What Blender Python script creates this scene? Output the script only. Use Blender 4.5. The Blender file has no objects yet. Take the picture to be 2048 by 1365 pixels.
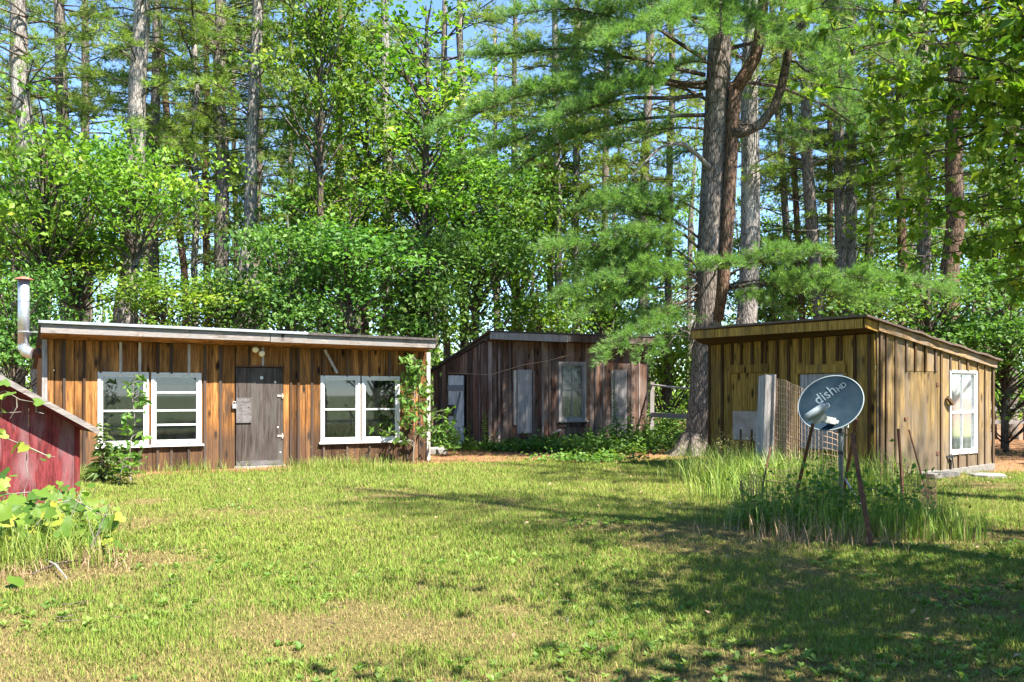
import bpy, math, random
import numpy as np
from mathutils import Vector, Matrix

# ------------------------------------------------------------------ camera, sky, sun
FPX, CAMH, HZY = 1850.0, 1.4, 790.0          # focal length in photo pixels, eye height, horizon row
scene = bpy.context.scene
cam_d = bpy.data.cameras.new('camera'); cam = bpy.data.objects.new('camera', cam_d)
scene.collection.objects.link(cam); scene.camera = cam
cam.location = (0, 0, CAMH); cam.rotation_euler = (math.radians(90), 0, 0)
cam_d.sensor_width = 36.0; cam_d.lens = 36.0 * FPX / 2048.0
cam_d.shift_y = (HZY - 682.5) / 2048.0; cam_d.clip_end = 2000; cam_d.clip_start = 0.1
SUN_AZ, SUN_EL = 48.0, 56.0                  # degrees to the right of straight-behind-the-camera, elevation
sa, se = math.radians(SUN_AZ), math.radians(SUN_EL)
TO_SUN = Vector((math.sin(sa) * math.cos(se), -math.cos(sa) * math.cos(se), math.sin(se)))
world = bpy.data.worlds.new('World'); scene.world = world; world.use_nodes = True
wn = world.node_tree.nodes; wl = world.node_tree.links
sky = wn.new('ShaderNodeTexSky'); sky.sky_type = 'NISHITA'; sky.sun_disc = False
sky.sun_elevation = se; sky.sun_rotation = math.atan2(TO_SUN.x, TO_SUN.y)
sky.altitude = 1200; sky.air_density = 1.0; sky.dust_density = 0.0; sky.ozone_density = 6.0
bg = wn['Background']; bg.inputs['Strength'].default_value = 0.095
wl.new(sky.outputs[0], bg.inputs[0])
sun_d = bpy.data.lights.new('sun', 'SUN'); sun_d.energy = 5.0; sun_d.angle = math.radians(0.53)
sun_d.color = (1.0, 0.94, 0.84)
sun = bpy.data.objects.new('sun', sun_d); scene.collection.objects.link(sun)
sun.rotation_euler = TO_SUN.to_track_quat('Z', 'Y').to_euler(); sun.location = (20, -15, 30)
vs = scene.view_settings; vs.view_transform = 'Standard'; vs.look = 'None'; vs.exposure = 2.08; vs.gamma = 1.0
vs.use_curve_mapping = False
try:
    scene.cycles.use_denoising = True; scene.cycles.denoiser = 'OPENIMAGEDENOISE'
    scene.cycles.max_bounces = 5; scene.cycles.diffuse_bounces = 3; scene.cycles.transparent_max_bounces = 12
    scene.cycles.transmission_bounces = 4; scene.cycles.sample_clamp_indirect = 6
except Exception: pass
rng = np.random.default_rng(7); random.seed(7)
COL = scene.collection

# ------------------------------------------------------------------ geometry helpers
def P(px, py, D):
    "point at depth D (metres along the view) seen at photo pixel px, py"
    return Vector(((px - 1024.0) / FPX * D, D, CAMH + (HZY - py) / FPX * D))
def G(px, py, z=0.0):
    D = FPX * (CAMH - z) / (py - HZY)
    return Vector(((px - 1024.0) / FPX * D, D, z))
ORG = {}
def empty(name, loc, label=None, cat=None, group=None):
    o = bpy.data.objects.new(name, None); COL.objects.link(o); o.location = loc; o.empty_display_size = .2
    ORG[o.name] = Vector(loc); tag(o, label, cat, group); return o
def tag(o, label=None, cat=None, group=None, kind=None):
    if label: o['label'] = label
    if cat: o['category'] = cat
    if group: o['group'] = group
    if kind: o['kind'] = kind
    return o
def finish(name, me, mat, parent):
    if mat is not None: me.materials.append(mat)
    o = bpy.data.objects.new(name, me); COL.objects.link(o)
    if parent is not None:
        o.parent = parent; ORG[o.name] = ORG[parent.name]
    else: ORG[o.name] = Vector((0, 0, 0))
    return o
class MB:
    def __init__(s): s.v = []; s.f = []
    def hexa(s, c):                       # 8 corners: bottom 4 ccw, top 4 ccw
        b = len(s.v); s.v += [tuple(p) for p in c]
        for q in ((3,2,1,0),(4,5,6,7),(0,1,5,4),(1,2,6,5),(2,3,7,6),(3,0,4,7)): s.f.append(tuple(b+i for i in q))
        return s
    def box(s, c, h, R=None):
        c = Vector(c); R = R or Matrix.Identity(3)
        pts = [c + R @ Vector((h[0]*x, h[1]*y, h[2]*z)) for z in (-1,1) for x, y in ((-1,-1),(1,-1),(1,1),(-1,1))]
        return s.hexa(pts)
    def bar(s, a, b, w, t, up=(0,0,1)):   # rectangular bar from a to b
        a = Vector(a); b = Vector(b); d = (b-a).normalized(); u = Vector(up)
        x = d.cross(u)
        if x.length < 1e-4: x = d.cross(Vector((0,1,0)))
        x.normalize(); y = x.cross(d); x *= w/2; y *= t/2
        return s.hexa([a-x-y, a+x-y, a+x+y, a-x+y, b-x-y, b+x-y, b+x+y, b-x+y])
    def tube(s, pts, rad, n=8, cap=True, jit=0.0):
        pts = [Vector(p) for p in pts]
        if not hasattr(rad, '__len__'): rad = [rad]*len(pts)
        b0 = len(s.v); x = None
        for i, p in enumerate(pts):
            d = (pts[min(i+1, len(pts)-1)] - pts[max(i-1, 0)]).normalized()
            if x is None:
                x = d.cross(Vector((0.13, 0.97, 0.2)))
                if x.length < .05: x = d.cross(Vector((1,0,0)))
            x = (x - d*x.dot(d)).normalized(); y = d.cross(x)
            for k in range(n):
                a = 2*math.pi*k/n; r = rad[i]*(1+random.uniform(-jit, jit))
                s.v.append(tuple(p + x*(math.cos(a)*r) + y*(math.sin(a)*r)))
        for i in range(len(pts)-1):
            for k in range(n):
                k2 = (k+1) % n; s.f.append((b0+i*n+k, b0+i*n+k2, b0+(i+1)*n+k2, b0+(i+1)*n+k))
        if cap:
            s.f.append(tuple(b0+k for k in reversed(range(n)))); e = b0+(len(pts)-1)*n
            s.f.append(tuple(e+k for k in range(n)))
        return s
    def lathe(s, c, prof, n=16, axis=(0,0,1)):     # prof: list of (r, h)
        a = Vector(axis).normalized(); c = Vector(c)
        return s.tube2([c + a*h for r, h in prof], [max(r, 1e-4) for r, h in prof], a, n)
    def tube2(s, pts, rad, a, n):
        x = a.cross(Vector((0.3, 0.9, 0.1))).normalized(); y = a.cross(x); b0 = len(s.v)
        for p, r in zip(pts, rad):
            for k in range(n):
                t = 2*math.pi*k/n; s.v.append(tuple(p + x*(r*math.cos(t)) + y*(r*math.sin(t))))
        for i in range(len(pts)-1):
            for k in range(n):
                k2 = (k+1) % n; s.f.append((b0+i*n+k, b0+i*n+k2, b0+(i+1)*n+k2, b0+(i+1)*n+k))
        s.f.append(tuple(b0+k for k in reversed(range(n)))); e = b0+(len(pts)-1)*n
        s.f.append(tuple(e+k for k in range(n))); return s
    def build(s, name, mat, parent=None, smooth=False):
        me = bpy.data.meshes.new(name); o = ORG[parent.name] if parent is not None else Vector((0,0,0))
        me.from_pydata([(v[0]-o.x, v[1]-o.y, v[2]-o.z) for v in s.v], [], s.f)
        if smooth: me.polygons.foreach_set('use_smooth', [True]*len(s.f))
        me.update(); return finish(name, me, mat, parent)
def np_mesh(name, verts, faces, mat, parent=None, rnd=None, col=None, smooth=False):
    "mesh from numpy arrays; faces (M,3) or (M,4); rnd: a value for each face; col: a colour for each vertex"
    o = ORG[parent.name] if parent is not None else Vector((0,0,0))
    verts = np.asarray(verts, dtype=np.float32) - np.array([o.x, o.y, o.z], dtype=np.float32)
    faces = np.asarray(faces, dtype=np.int32); m, k = faces.shape
    me = bpy.data.meshes.new(name)
    me.vertices.add(len(verts)); me.vertices.foreach_set('co', verts.ravel())
    me.loops.add(m*k); me.loops.foreach_set('vertex_index', faces.ravel())
    me.polygons.add(m); me.polygons.foreach_set('loop_start', np.arange(0, m*k, k, dtype=np.int32))
    me.update(calc_edges=True)
    if smooth: me.polygons.foreach_set('use_smooth', np.ones(m, dtype=bool))
    if rnd is not None:
        a = me.attributes.new('rnd', 'FLOAT', 'FACE'); a.data.foreach_set('value', np.asarray(rnd, dtype=np.float32))
    if col is not None:
        a = me.attributes.new('col', 'FLOAT_COLOR', 'POINT')
        c4 = np.ones((len(verts), 4), dtype=np.float32); c4[:, :3] = col
        a.data.foreach_set('color', c4.ravel())
    return finish(name, me, mat, parent)
def unit(a): return a / np.maximum(np.linalg.norm(a, axis=-1, keepdims=True), 1e-9)
def rvec(n): return unit(rng.normal(size=(n, 3)))
def needles(c, ax, n, L, w, spread):
    "tufts of pine needles: each a slim triangle fanning out of a tuft centre"
    c = np.repeat(c, n, 0); ax = np.repeat(ax, n, 0); N = len(c)
    d = unit(ax + rvec(N)*spread); side = unit(np.cross(d, rvec(N)))*(w*.5)
    l = L*rng.uniform(.7, 1.15, (N, 1)); b = c + d*l*.08
    v = np.stack([b - side, b + side, c + d*l], 1).reshape(-1, 3)
    return v, np.arange(3*N).reshape(-1, 3)
def leaves(c, size, aspect=.55, upbias=.8, droop=.15, fold=.18, nrm=None):
    "leaf blades: four-cornered, folded along the midrib, facing mostly up"
    N = len(c); n = unit(rvec(N) + np.array([0, 0, upbias])) if nrm is None else nrm
    d = unit(np.cross(n, rvec(N))); d[:, 2] -= droop; d = unit(d); s = unit(np.cross(d, n))
    sz = (size*rng.uniform(.5, 1.35, (N, 1))); n2 = unit(np.cross(s, d))
    base = c - d*sz*.5; tip = c + d*sz*.5 - n2*sz*.10
    l = c - s*sz*aspect*.5 + n2*sz*fold*.5 - d*sz*.06; r = c + s*sz*aspect*.5 + n2*sz*fold*.5 - d*sz*.06
    v = np.stack([base, r, tip, l], 1).reshape(-1, 3); i = np.arange(N)[:, None]*4
    f = np.concatenate([i + [0, 1, 2], i + [0, 2, 3]], 1).reshape(-1, 3); return v, f
def cat(parts):
    vs_, fs_, o = [], [], 0
    for v, f in parts: vs_.append(v); fs_.append(f + o); o += len(v)
    return np.concatenate(vs_), np.concatenate(fs_)
_perm = np.random.default_rng(3).random((256, 256))
def vnoise(x, y, s, o=0):
    x = np.asarray(x)*s + 37.2 + o*17.3; y = np.asarray(y)*s + 91.7 + o*5.1
    xi = np.floor(x).astype(int); yi = np.floor(y).astype(int); fx = x-xi; fy = y-yi
    fx = fx*fx*(3-2*fx); fy = fy*fy*(3-2*fy); g = lambda a, b: _perm[a % 256, b % 256]
    return (g(xi, yi)*(1-fx)+g(xi+1, yi)*fx)*(1-fy) + (g(xi, yi+1)*(1-fx)+g(xi+1, yi+1)*fx)*fy
def fbm(x, y, s, oct=4, o=0):
    t = 0; a = .5; w = 0
    for k in range(oct): t = t + a*vnoise(x, y, s*2**k, o+k); w += a; a *= .55
    return t/w
def sstep(a, b, x): t = np.clip((x-a)/(b-a), 0, 1); return t*t*(3-2*t)

# ------------------------------------------------------------------ materials
def mat_new(name):
    m = bpy.data.materials.new(name); m.use_nodes = True; nt = m.node_tree
    return m, nt, nt.nodes['Principled BSDF']
def N(nt, t, **kw):
    n = nt.nodes.new(t)
    for k, v in kw.items():
        if k in n.inputs: n.inputs[k].default_value = v
        else: setattr(n, k, v)
    return n
def ramp(nt, fac, stops):
    r = nt.nodes.new('ShaderNodeValToRGB'); e = r.color_ramp.elements
    while len(e) > 1: e.remove(e[-1])
    e[0].position = stops[0][0]; e[0].color = (*stops[0][1], 1)
    for p, c in stops[1:]: k = e.new(p); k.color = (*c, 1)
    nt.links.new(fac, r.inputs[0]); return r.outputs[0]
def mix(nt, a, b, fac, mode='MIX'):
    m = nt.nodes.new('ShaderNodeMix'); m.data_type = 'RGBA'; m.blend_type = mode
    for s, v in ((6, a), (7, b), (0, fac)):
        if hasattr(v, 'is_linked') or hasattr(v, 'links'): nt.links.new(v, m.inputs[s])
        elif isinstance(v, (int, float)): m.inputs[s].default_value = v
        else: m.inputs[s].default_value = (*v, 1)
    return m.outputs[2]
def math_n(nt, op, a, b=None, clamp=False):
    m = nt.nodes.new('ShaderNodeMath'); m.operation = op; m.use_clamp = clamp
    for i, v in enumerate((a, b)):
        if v is None: continue
        if isinstance(v, (int, float)): m.inputs[i].default_value = v
        else: nt.links.new(v, m.inputs[i])
    return m.outputs[0]
def coords(nt, scale, use_random=True):
    tc = N(nt, 'ShaderNodeTexCoord'); mp = N(nt, 'ShaderNodeMapping'); mp.inputs['Scale'].default_value = scale
    if use_random:
        oi = N(nt, 'ShaderNodeObjectInfo'); ad = N(nt, 'ShaderNodeVectorMath', operation='MULTIPLY_ADD')
        nt.links.new(oi.outputs['Random'], ad.inputs[0]); ad.inputs[1].default_value = (53, 71, 37)
        nt.links.new(tc.outputs['Object'], ad.inputs[2]); nt.links.new(ad.outputs[0], mp.inputs[0])
    else: nt.links.new(tc.outputs['Object'], mp.inputs[0])
    return mp.outputs[0]
def noise(nt, vec, scale, detail=5, rough=.6):
    n = N(nt, 'ShaderNodeTexNoise'); n.inputs['Scale'].default_value = scale
    n.inputs['Detail'].default_value = detail; n.inputs['Roughness'].default_value = rough
    nt.links.new(vec, n.inputs['Vector']); return n.outputs[0]
def bump(nt, bs, h, strength, dist):
    b = N(nt, 'ShaderNodeBump'); b.inputs['Strength'].default_value = strength; b.inputs['Distance'].default_value = dist
    nt.links.new(h, b.inputs['Height']); nt.links.new(b.outputs[0], bs.inputs['Normal'])
def wood(name, c1, c2, grey, grey_amt=.4, knots=True, vary=.5, rough=.85, stain=None, lowgrey=0.0, along=(1,1,.05), top=.9):
    m, nt, bs = mat_new(name); L = nt.links
    sc = tuple(14*a for a in along)
    v = coords(nt, sc); g = noise(nt, v, 1.0, 7, .65)
    c = ramp(nt, g, [(.28, c1), (.72, c2)])
    v2 = coords(nt, tuple(60*a for a in along)); fine = noise(nt, v2, 1.0, 4, .7)
    c = mix(nt, c, ramp(nt, fine, [(.32, (.30,.28,.27)), (.58, (1.05,1.05,1.05))]), .85, 'MULTIPLY')
    midg = noise(nt, coords(nt, tuple(27*a for a in along)), 1.0, 5, .75)
    c = mix(nt, c, ramp(nt, midg, [(.36, (.38,.35,.33)), (.56, (1.12,1.12,1.12))]), .8, 'MULTIPLY')
    if knots:
        vk = coords(nt, (5.5, 5.5, 2.0)); vo = N(nt, 'ShaderNodeTexVoronoi'); vo.inputs['Scale'].default_value = 1.0
        L.new(vk, vo.inputs['Vector'])
        c = mix(nt, c, tuple(x*.16 for x in c1), ramp(nt, vo.outputs[0], [(.10, (1,1,1)), (.24, (0,0,0))]))
    vw = coords(nt, (3.2, 3.2, .8)); w = noise(nt, vw, 1.0, 5, .6)
    wf = ramp(nt, w, [(max(.02, .62-grey_amt*.5), (0,0,0)), (max(.1, .80-grey_amt*.45), (1,1,1))])
    if lowgrey:                                                     # splash-weathered foot of the boards, ragged edge
        tc = N(nt, 'ShaderNodeTexCoord'); sp = N(nt, 'ShaderNodeSeparateXYZ'); L.new(tc.outputs['Object'], sp.inputs[0])
        hz = math_n(nt, 'ADD', sp.outputs[2], math_n(nt, 'MULTIPLY', g, -1.1))
        lf = ramp(nt, hz, [(.0, (lowgrey,)*3), (.38, (0,0,0))])
        wf = math_n(nt, 'MAXIMUM', wf, lf)
    gm = math_n(nt, 'MULTIPLY', wf, .85)
    c = mix(nt, c, mix(nt, grey, tuple(x*.45 for x in grey), fine), gm)
    if stain:
        vs2 = coords(nt, (2.1, 2.1, .35)); s2 = noise(nt, vs2, 1.3, 4, .6)
        c = mix(nt, c, stain, ramp(nt, s2, [(.56, (0,0,0)), (.70, (.85,)*3)]))
    oi = N(nt, 'ShaderNodeObjectInfo')
    k = math_n(nt, 'ADD', math_n(nt, 'MULTIPLY', oi.outputs['Random'], vary), 1-vary*.55)
    hs = N(nt, 'ShaderNodeHueSaturation'); L.new(c, hs.inputs['Color']); L.new(k, hs.inputs['Value'])
    L.new(hs.outputs[0], bs.inputs['Base Color']); bs.inputs['Roughness'].default_value = rough
    bs.inputs['Specular IOR Level'].default_value = .2
    bump(nt, bs, fine, .5, .006); return m
def plain(name, col, rough=.6, metal=0.0, var=.25, scale=6.0, col2=None, bumpy=.15, thr=(.4, .65)):
    m, nt, bs = mat_new(name); v = coords(nt, (1,1,1)); n1 = noise(nt, v, scale, 6, .65)
    col2 = col2 or tuple(c*(1-var) for c in col)
    c = ramp(nt, n1, [(thr[0], col), (thr[1], col2)]); nt.links.new(c, bs.inputs['Base Color'])
    bs.inputs['Roughness'].default_value = rough; bs.inputs['Metallic'].default_value = metal
    if bumpy: bump(nt, bs, noise(nt, v, scale*6, 3), bumpy, .004)
    return m
def leafmat(name, stops, trans=.35, vary=.25, tcol=1.0, rough=.5, hue=.02):
    m, nt, bs = mat_new(name); L = nt.links
    at = N(nt, 'ShaderNodeAttribute', attribute_name='rnd'); c = ramp(nt, at.outputs['Fac'], stops)
    oi = N(nt, 'ShaderNodeObjectInfo'); hs = N(nt, 'ShaderNodeHueSaturation')
    L.new(math_n(nt, 'ADD', math_n(nt, 'MULTIPLY', oi.outputs['Random'], vary), 1-vary*.5), hs.inputs['Value'])
    L.new(math_n(nt, 'ADD', math_n(nt, 'MULTIPLY', oi.outputs['Random'], hue), .5-hue*.5), hs.inputs['Hue'])
    L.new(c, hs.inputs['Color']); L.new(hs.outputs[0], bs.inputs['Base Color'])
    bs.inputs['Roughness'].default_value = rough; bs.inputs['Specular IOR Level'].default_value = .25
    tr = N(nt, 'ShaderNodeBsdfTranslucent')
    tc = mix(nt, hs.outputs[0], (1.0*tcol, 1.15*tcol, .45*tcol), 1.0, 'MULTIPLY'); L.new(tc, tr.inputs[0])
    ms = N(nt, 'ShaderNodeMixShader'); ms.inputs[0].default_value = trans
    L.new(bs.outputs[0], ms.inputs[1]); L.new(tr.outputs[0], ms.inputs[2])
    L.new(ms.outputs[0], nt.nodes['Material Output'].inputs[0]); return m
def barkmat(name, c1, c2, lichen=(.32,.33,.28), la=.3):
    m, nt, bs = mat_new(name); v = coords(nt, (22, 22, 4.2)); n1 = noise(nt, v, 1.0, 6, .7)
    vo = N(nt, 'ShaderNodeTexVoronoi', feature='DISTANCE_TO_EDGE'); vo.inputs['Scale'].default_value = 1.0; nt.links.new(v, vo.inputs['Vector'])
    c = ramp(nt, n1, [(.3, c1), (.7, c2)])
    c = mix(nt, c, tuple(x*.55 for x in c1), ramp(nt, vo.outputs[0], [(.02, (1,1,1)), (.14, (0,0,0))]))
    v3 = coords(nt, (2.5, 2.5, .6)); n3 = noise(nt, v3, 1.0, 5)
    c = mix(nt, c, lichen, ramp(nt, n3, [(.55, (0,0,0)), (.75, (la,)*3)]))
    nt.links.new(c, bs.inputs['Base Color']); bs.inputs['Roughness'].default_value = .95
    bs.inputs['Specular IOR Level'].default_value = .1
    h = math_n(nt, 'ADD', math_n(nt, 'MINIMUM', vo.outputs[0], .25), math_n(nt, 'MULTIPLY', n1, .4))
    bump(nt, bs, h, .9, .03); return m
def colmat(name, rough=.95, trans=0.0, spec=.1, nscale=0, namt=.5):
    m, nt, bs = mat_new(name); at = N(nt, 'ShaderNodeAttribute', attribute_name='col'); c = at.outputs['Color']
    if nscale:
        v = coords(nt, (1,1,1), False); n1 = noise(nt, v, nscale, 8, .75)
        c = mix(nt, c, ramp(nt, n1, [(.3, (1-namt,)*3), (.7, (1+namt*.6,)*3)]), 1.0, 'MULTIPLY')
        bump(nt, bs, n1, .8, .03)
    nt.links.new(c, bs.inputs['Base Color']); bs.inputs['Roughness'].default_value = rough
    bs.inputs['Specular IOR Level'].default_value = spec
    if trans:
        tr = N(nt, 'ShaderNodeBsdfTranslucent'); nt.links.new(c, tr.inputs[0])
        ms = N(nt, 'ShaderNodeMixShader'); ms.inputs[0].default_value = trans
        nt.links.new(bs.outputs[0], ms.inputs[1]); nt.links.new(tr.outputs[0], ms.inputs[2])
        nt.links.new(ms.outputs[0], nt.nodes['Material Output'].inputs[0])
    return m
def glassmat(name, tint, refl=.5, rough=.03, haze=.0):
    m, nt, bs = mat_new(name); L = nt.links
    tr = N(nt, 'ShaderNodeBsdfTransparent'); tr.inputs[0].default_value = (*tint, 1)
    gl = N(nt, 'ShaderNodeBsdfGlossy'); gl.inputs['Roughness'].default_value = rough; gl.inputs[0].default_value = (.9,.95,1,1)
    lw = N(nt, 'ShaderNodeFresnel'); lw.inputs[0].default_value = 1.5
    k = math_n(nt, 'ADD', lw.outputs[0], refl*.2, True)
    ms = N(nt, 'ShaderNodeMixShader'); L.new(k, ms.inputs[0]); L.new(tr.outputs[0], ms.inputs[1]); L.new(gl.outputs[0], ms.inputs[2])
    out = ms.outputs[0]
    if haze:                                                        # dust film on the pane
        df = N(nt, 'ShaderNodeBsdfDiffuse'); df.inputs[0].default_value = (.5,.5,.48,1)
        v = coords(nt, (1,1,.5)); n1 = noise(nt, v, 9, 6, .7)
        hz = math_n(nt, 'MULTIPLY', ramp(nt, n1, [(.35, (.2,)*3), (.75, (1,1,1))]), haze)
        m2 = N(nt, 'ShaderNodeMixShader'); L.new(hz, m2.inputs[0]); L.new(out, m2.inputs[1]); L.new(df.outputs[0], m2.inputs[2]); out = m2.outputs[0]
    L.new(out, nt.nodes['Material Output'].inputs[0]); return m

M = {}
M['long_board'] = wood('long_shed_board', (.11,.042,.013), (.45,.21,.062), (.060,.046,.038), .16, True, .95, lowgrey=.8, stain=(.035,.019,.012))
M['long_batten'] = wood('long_shed_batten', (.06,.027,.012), (.18,.09,.04), (.085,.07,.062), .45, False, .8, lowgrey=.8)
M['pale_batten'] = wood('pale_batten', (.42,.37,.32), (.60,.55,.50), (.30,.28,.26), .3, False, .3)
M['grey_fascia'] = wood('grey_fascia', (.18,.15,.135), (.38,.34,.31), (.30,.28,.27), .5, True, .3, along=(.12,.12,1))
M['soffit'] = wood('soffit_board', (.20,.085,.025), (.42,.20,.06), (.2,.15,.1), .1, True, .4, along=(.12,.12,1))
M['mid_board'] = wood('middle_shed_board', (.065,.032,.022), (.22,.12,.082), (.33,.26,.22), .30, True, 1.0)
M['mid_batten'] = wood('middle_shed_batten', (.085,.05,.04), (.22,.14,.11), (.34,.29,.27), .45, False, .8)
M['shutter'] = wood('grey_shutter', (.27,.25,.24), (.46,.43,.42), (.38,.36,.36), .4, False, .25)
M['yel_board'] = wood('yellow_shed_board', (.18,.10,.019), (.47,.29,.062), (.14,.10,.05), .2, True, .5, stain=(.05,.034,.012))
M['yel_batten'] = wood('yellow_shed_batten', (.040,.018,.007), (.11,.055,.018), (.09,.06,.035), .2, False, .5)
M['side_board'] = wood('side_board', (.16,.10,.038), (.36,.25,.105), (.22,.175,.135), .35, True, .4, lowgrey=.75, stain=(.065,.05,.02))
M['side_batten'] = wood('side_batten', (.085,.045,.018), (.20,.12,.05), (.15,.11,.08), .3, False, .4, lowgrey=.7)
M['side_trim'] = wood('side_trim', (.25,.16,.08), (.40,.28,.155), (.28,.23,.19), .3, False, .3, along=(.12,.12,1))
M['dark_roof'] = plain('dark_roofing', (.040,.034,.034), .95, 0, .4, 20, (.09,.08,.075), .6)
M['brown_roof'] = plain('brown_roofing', (.075,.048,.036), .95, 0, .4, 20, (.14,.10,.08), .6)
M['old_ply'] = wood('old_plywood_door', (.050,.040,.036), (.11,.09,.08), (.13,.12,.11), .3, False, .2)
M['patch'] = wood('patch_board', (.07,.062,.06), (.20,.19,.185), (.2,.19,.19), .4, False, .2, along=(.06,1,1))
M['red'] = wood('red_paint', (.15,.022,.026), (.20,.036,.040), (.30,.20,.21), .24, False, .12, rough=.8, along=(1,1,.12))
M['red_dark'] = wood('red_trim', (.16,.022,.02), (.22,.03,.028), (.2,.13,.12), .15, False, .1)
M['white_paint'] = plain('white_paint', (.58,.58,.57), .55, 0, .15, 14, (.40,.39,.37), .1, (.52,.72))
M['white_old'] = wood('worn_white_paint', (.72,.73,.75), (.82,.83,.85), (.48,.47,.47), .25, False, .1)
M['bluegrey'] = plain('bluegrey_paint', (.20,.23,.26), .8, 0, .3, 9)
M['galv'] = plain('galvanised_steel', (.55,.57,.60), .42, .75, .25, 7, (.42,.44,.47), .1)
M['rust'] = plain('rusty_steel', (.085,.038,.024), .9, .2, .4, 14, (.17,.07,.035), .5)
M['rust_cap'] = plain('rusty_cap', (.28,.10,.06), .8, .3, .3, 12, (.36,.2,.15), .3)
M['dark_metal'] = plain('dark_metal', (.06,.06,.065), .6, .6, .3, 12)
M['steel'] = plain('grey_steel_pole', (.20,.23,.25), .5, .5, .25, 10)
M['concrete'] = plain('old_concrete', (.20,.185,.165), .95, 0, .3, 12, (.12,.115,.10), .5)
M['stone'] = plain('grey_stone', (.22,.21,.19), .95, 0, .3, 8, (.14,.135,.125), .6)
M['post'] = wood('weathered_post', (.30,.27,.25), (.56,.52,.49), (.40,.38,.37), .5, True, .2)
M['rail'] = wood('weathered_rail', (.20,.17,.15), (.38,.34,.31), (.34,.32,.30), .5, False, .3, along=(.1,1,1))
M['wire'] = plain('rusty_wire', (.55,.38,.25), .7, .1, .3, 20, (.38,.22,.13), 0)
M['wire_dark'] = plain('old_dark_wire', (.12,.075,.05), .8, .3, .3, 20, (.2,.12,.08), 0)
M['glass'] = glassmat('window_glass', (.60,.67,.72), .1, .02, .02)
M['dusty'] = glassmat('dusty_glass', (.42,.45,.47), .0, .05, .22)
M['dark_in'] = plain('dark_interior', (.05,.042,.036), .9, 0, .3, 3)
M['shelf'] = wood('shelf_board', (.30,.22,.14), (.48,.37,.26), (.3,.27,.24), .3, False, .2, along=(.1,.1,1))
M['mirror'] = plain('dull_sheet', (.20,.17,.15), .35, 0, .5, 4, (.30,.27,.26), .1)
M['bulb'] = plain('flood_bulb', (.78,.72,.55), .25, 0, .2, 5)
M['bark'] = barkmat('pine_bark', (.10,.080,.066), (.29,.25,.22))
M['bark_grey'] = barkmat('grey_pine_bark', (.15,.13,.115), (.40,.37,.34), (.5,.49,.46), .5)
M['bark_red'] = barkmat('reddish_pine_bark', (.085,.05,.034), (.25,.165,.115), (.3,.27,.22), .25)
M['twig'] = plain('bare_twig', (.15,.12,.10), .95, 0, .4, 5, (.27,.245,.21), 0)
M['branch'] = barkmat('branch_bark', (.06,.045,.035), (.17,.135,.105), (.36,.38,.33), .5)
M['litter'] = plain('needle_litter', (.24,.125,.065), 1.0, 0, .4, 1.6, (.13,.075,.04), .8)
def groundmat():
    m, nt, bs = mat_new('yard_and_forest_floor'); v = coords(nt, (1,1,1), False); n1 = noise(nt, v, 1.6, 6, .65); n2 = noise(nt, v, .25, 4)
    br = ramp(nt, n1, [(.35, (.24,.125,.065)), (.65, (.13,.075,.04))]); gn = ramp(nt, n1, [(.35, (.17,.20,.05)), (.65, (.10,.14,.032))])
    sp = N(nt, 'ShaderNodeSeparateXYZ'); nt.links.new(v, sp.inputs[0]); y = math_n(nt, 'ADD', sp.outputs[1], math_n(nt, 'MULTIPLY', n2, 10))
    mr = N(nt, 'ShaderNodeMapRange'); mr.inputs[1].default_value = 24; mr.inputs[2].default_value = 29; nt.links.new(y, mr.inputs[0])
    c = mix(nt, gn, br, mr.outputs[0]); nt.links.new(c, bs.inputs['Base Color']); bs.inputs['Roughness'].default_value = 1; bump(nt, bs, n1, .8, .05); return m
M['floor'] = groundmat()
M['pine'] = leafmat('pine_needles', [(0, (.105,.175,.034)), (.5, (.20,.285,.055)), (1, (.36,.42,.10))], .44, .3)
M['bigpine'] = leafmat('near_pine_needles', [(0, (.090,.190,.052)), (.5, (.16,.285,.080)), (1, (.28,.39,.13))], .42, .1)
M['leaf'] = leafmat('maple_leaves', [(0, (.060,.135,.020)), (.45, (.125,.235,.030)), (.85, (.24,.36,.045)), (1, (.36,.40,.06))], .45, .35)
M['leaf_dark'] = leafmat('shade_leaves', [(0, (.055,.130,.030)), (.6, (.115,.225,.050)), (1, (.21,.33,.065))], .45, .3)
M['leaf_near'] = leafmat('orchard_leaves', [(0, (.075,.16,.020)), (.5, (.17,.29,.032)), (.9, (.34,.42,.055)), (1, (.50,.36,.06))], .5, .1)
M['vine'] = leafmat('grape_leaves', [(0, (.055,.13,.016)), (.6, (.115,.205,.026)), (.9, (.20,.26,.035)), (1, (.34,.34,.05))], .42, .1)
M['weed'] = leafmat('weed_leaves', [(0, (.060,.135,.025)), (.6, (.12,.23,.042)), (1, (.21,.31,.065))], .40, .15)
M['thistle'] = leafmat('pale_weed_leaves', [(0, (.085,.14,.055)), (.6, (.15,.22,.09)), (1, (.23,.29,.13))], .3, .1)
M['grass'] = colmat('grass_blades', .8, .30, .15)
M['lawn'] = colmat('lawn_soil', 1.0, 0, .05, 34, .62)
M['drygrass'] = leafmat('tall_grass', [(0, (.13,.21,.035)), (.5, (.22,.30,.06)), (.8, (.33,.36,.10)), (1, (.46,.38,.20))], .4, .1)
M['dead'] = leafmat('dead_stems', [(0, (.20,.12,.06)), (1, (.42,.31,.19))], .2, .1)

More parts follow.
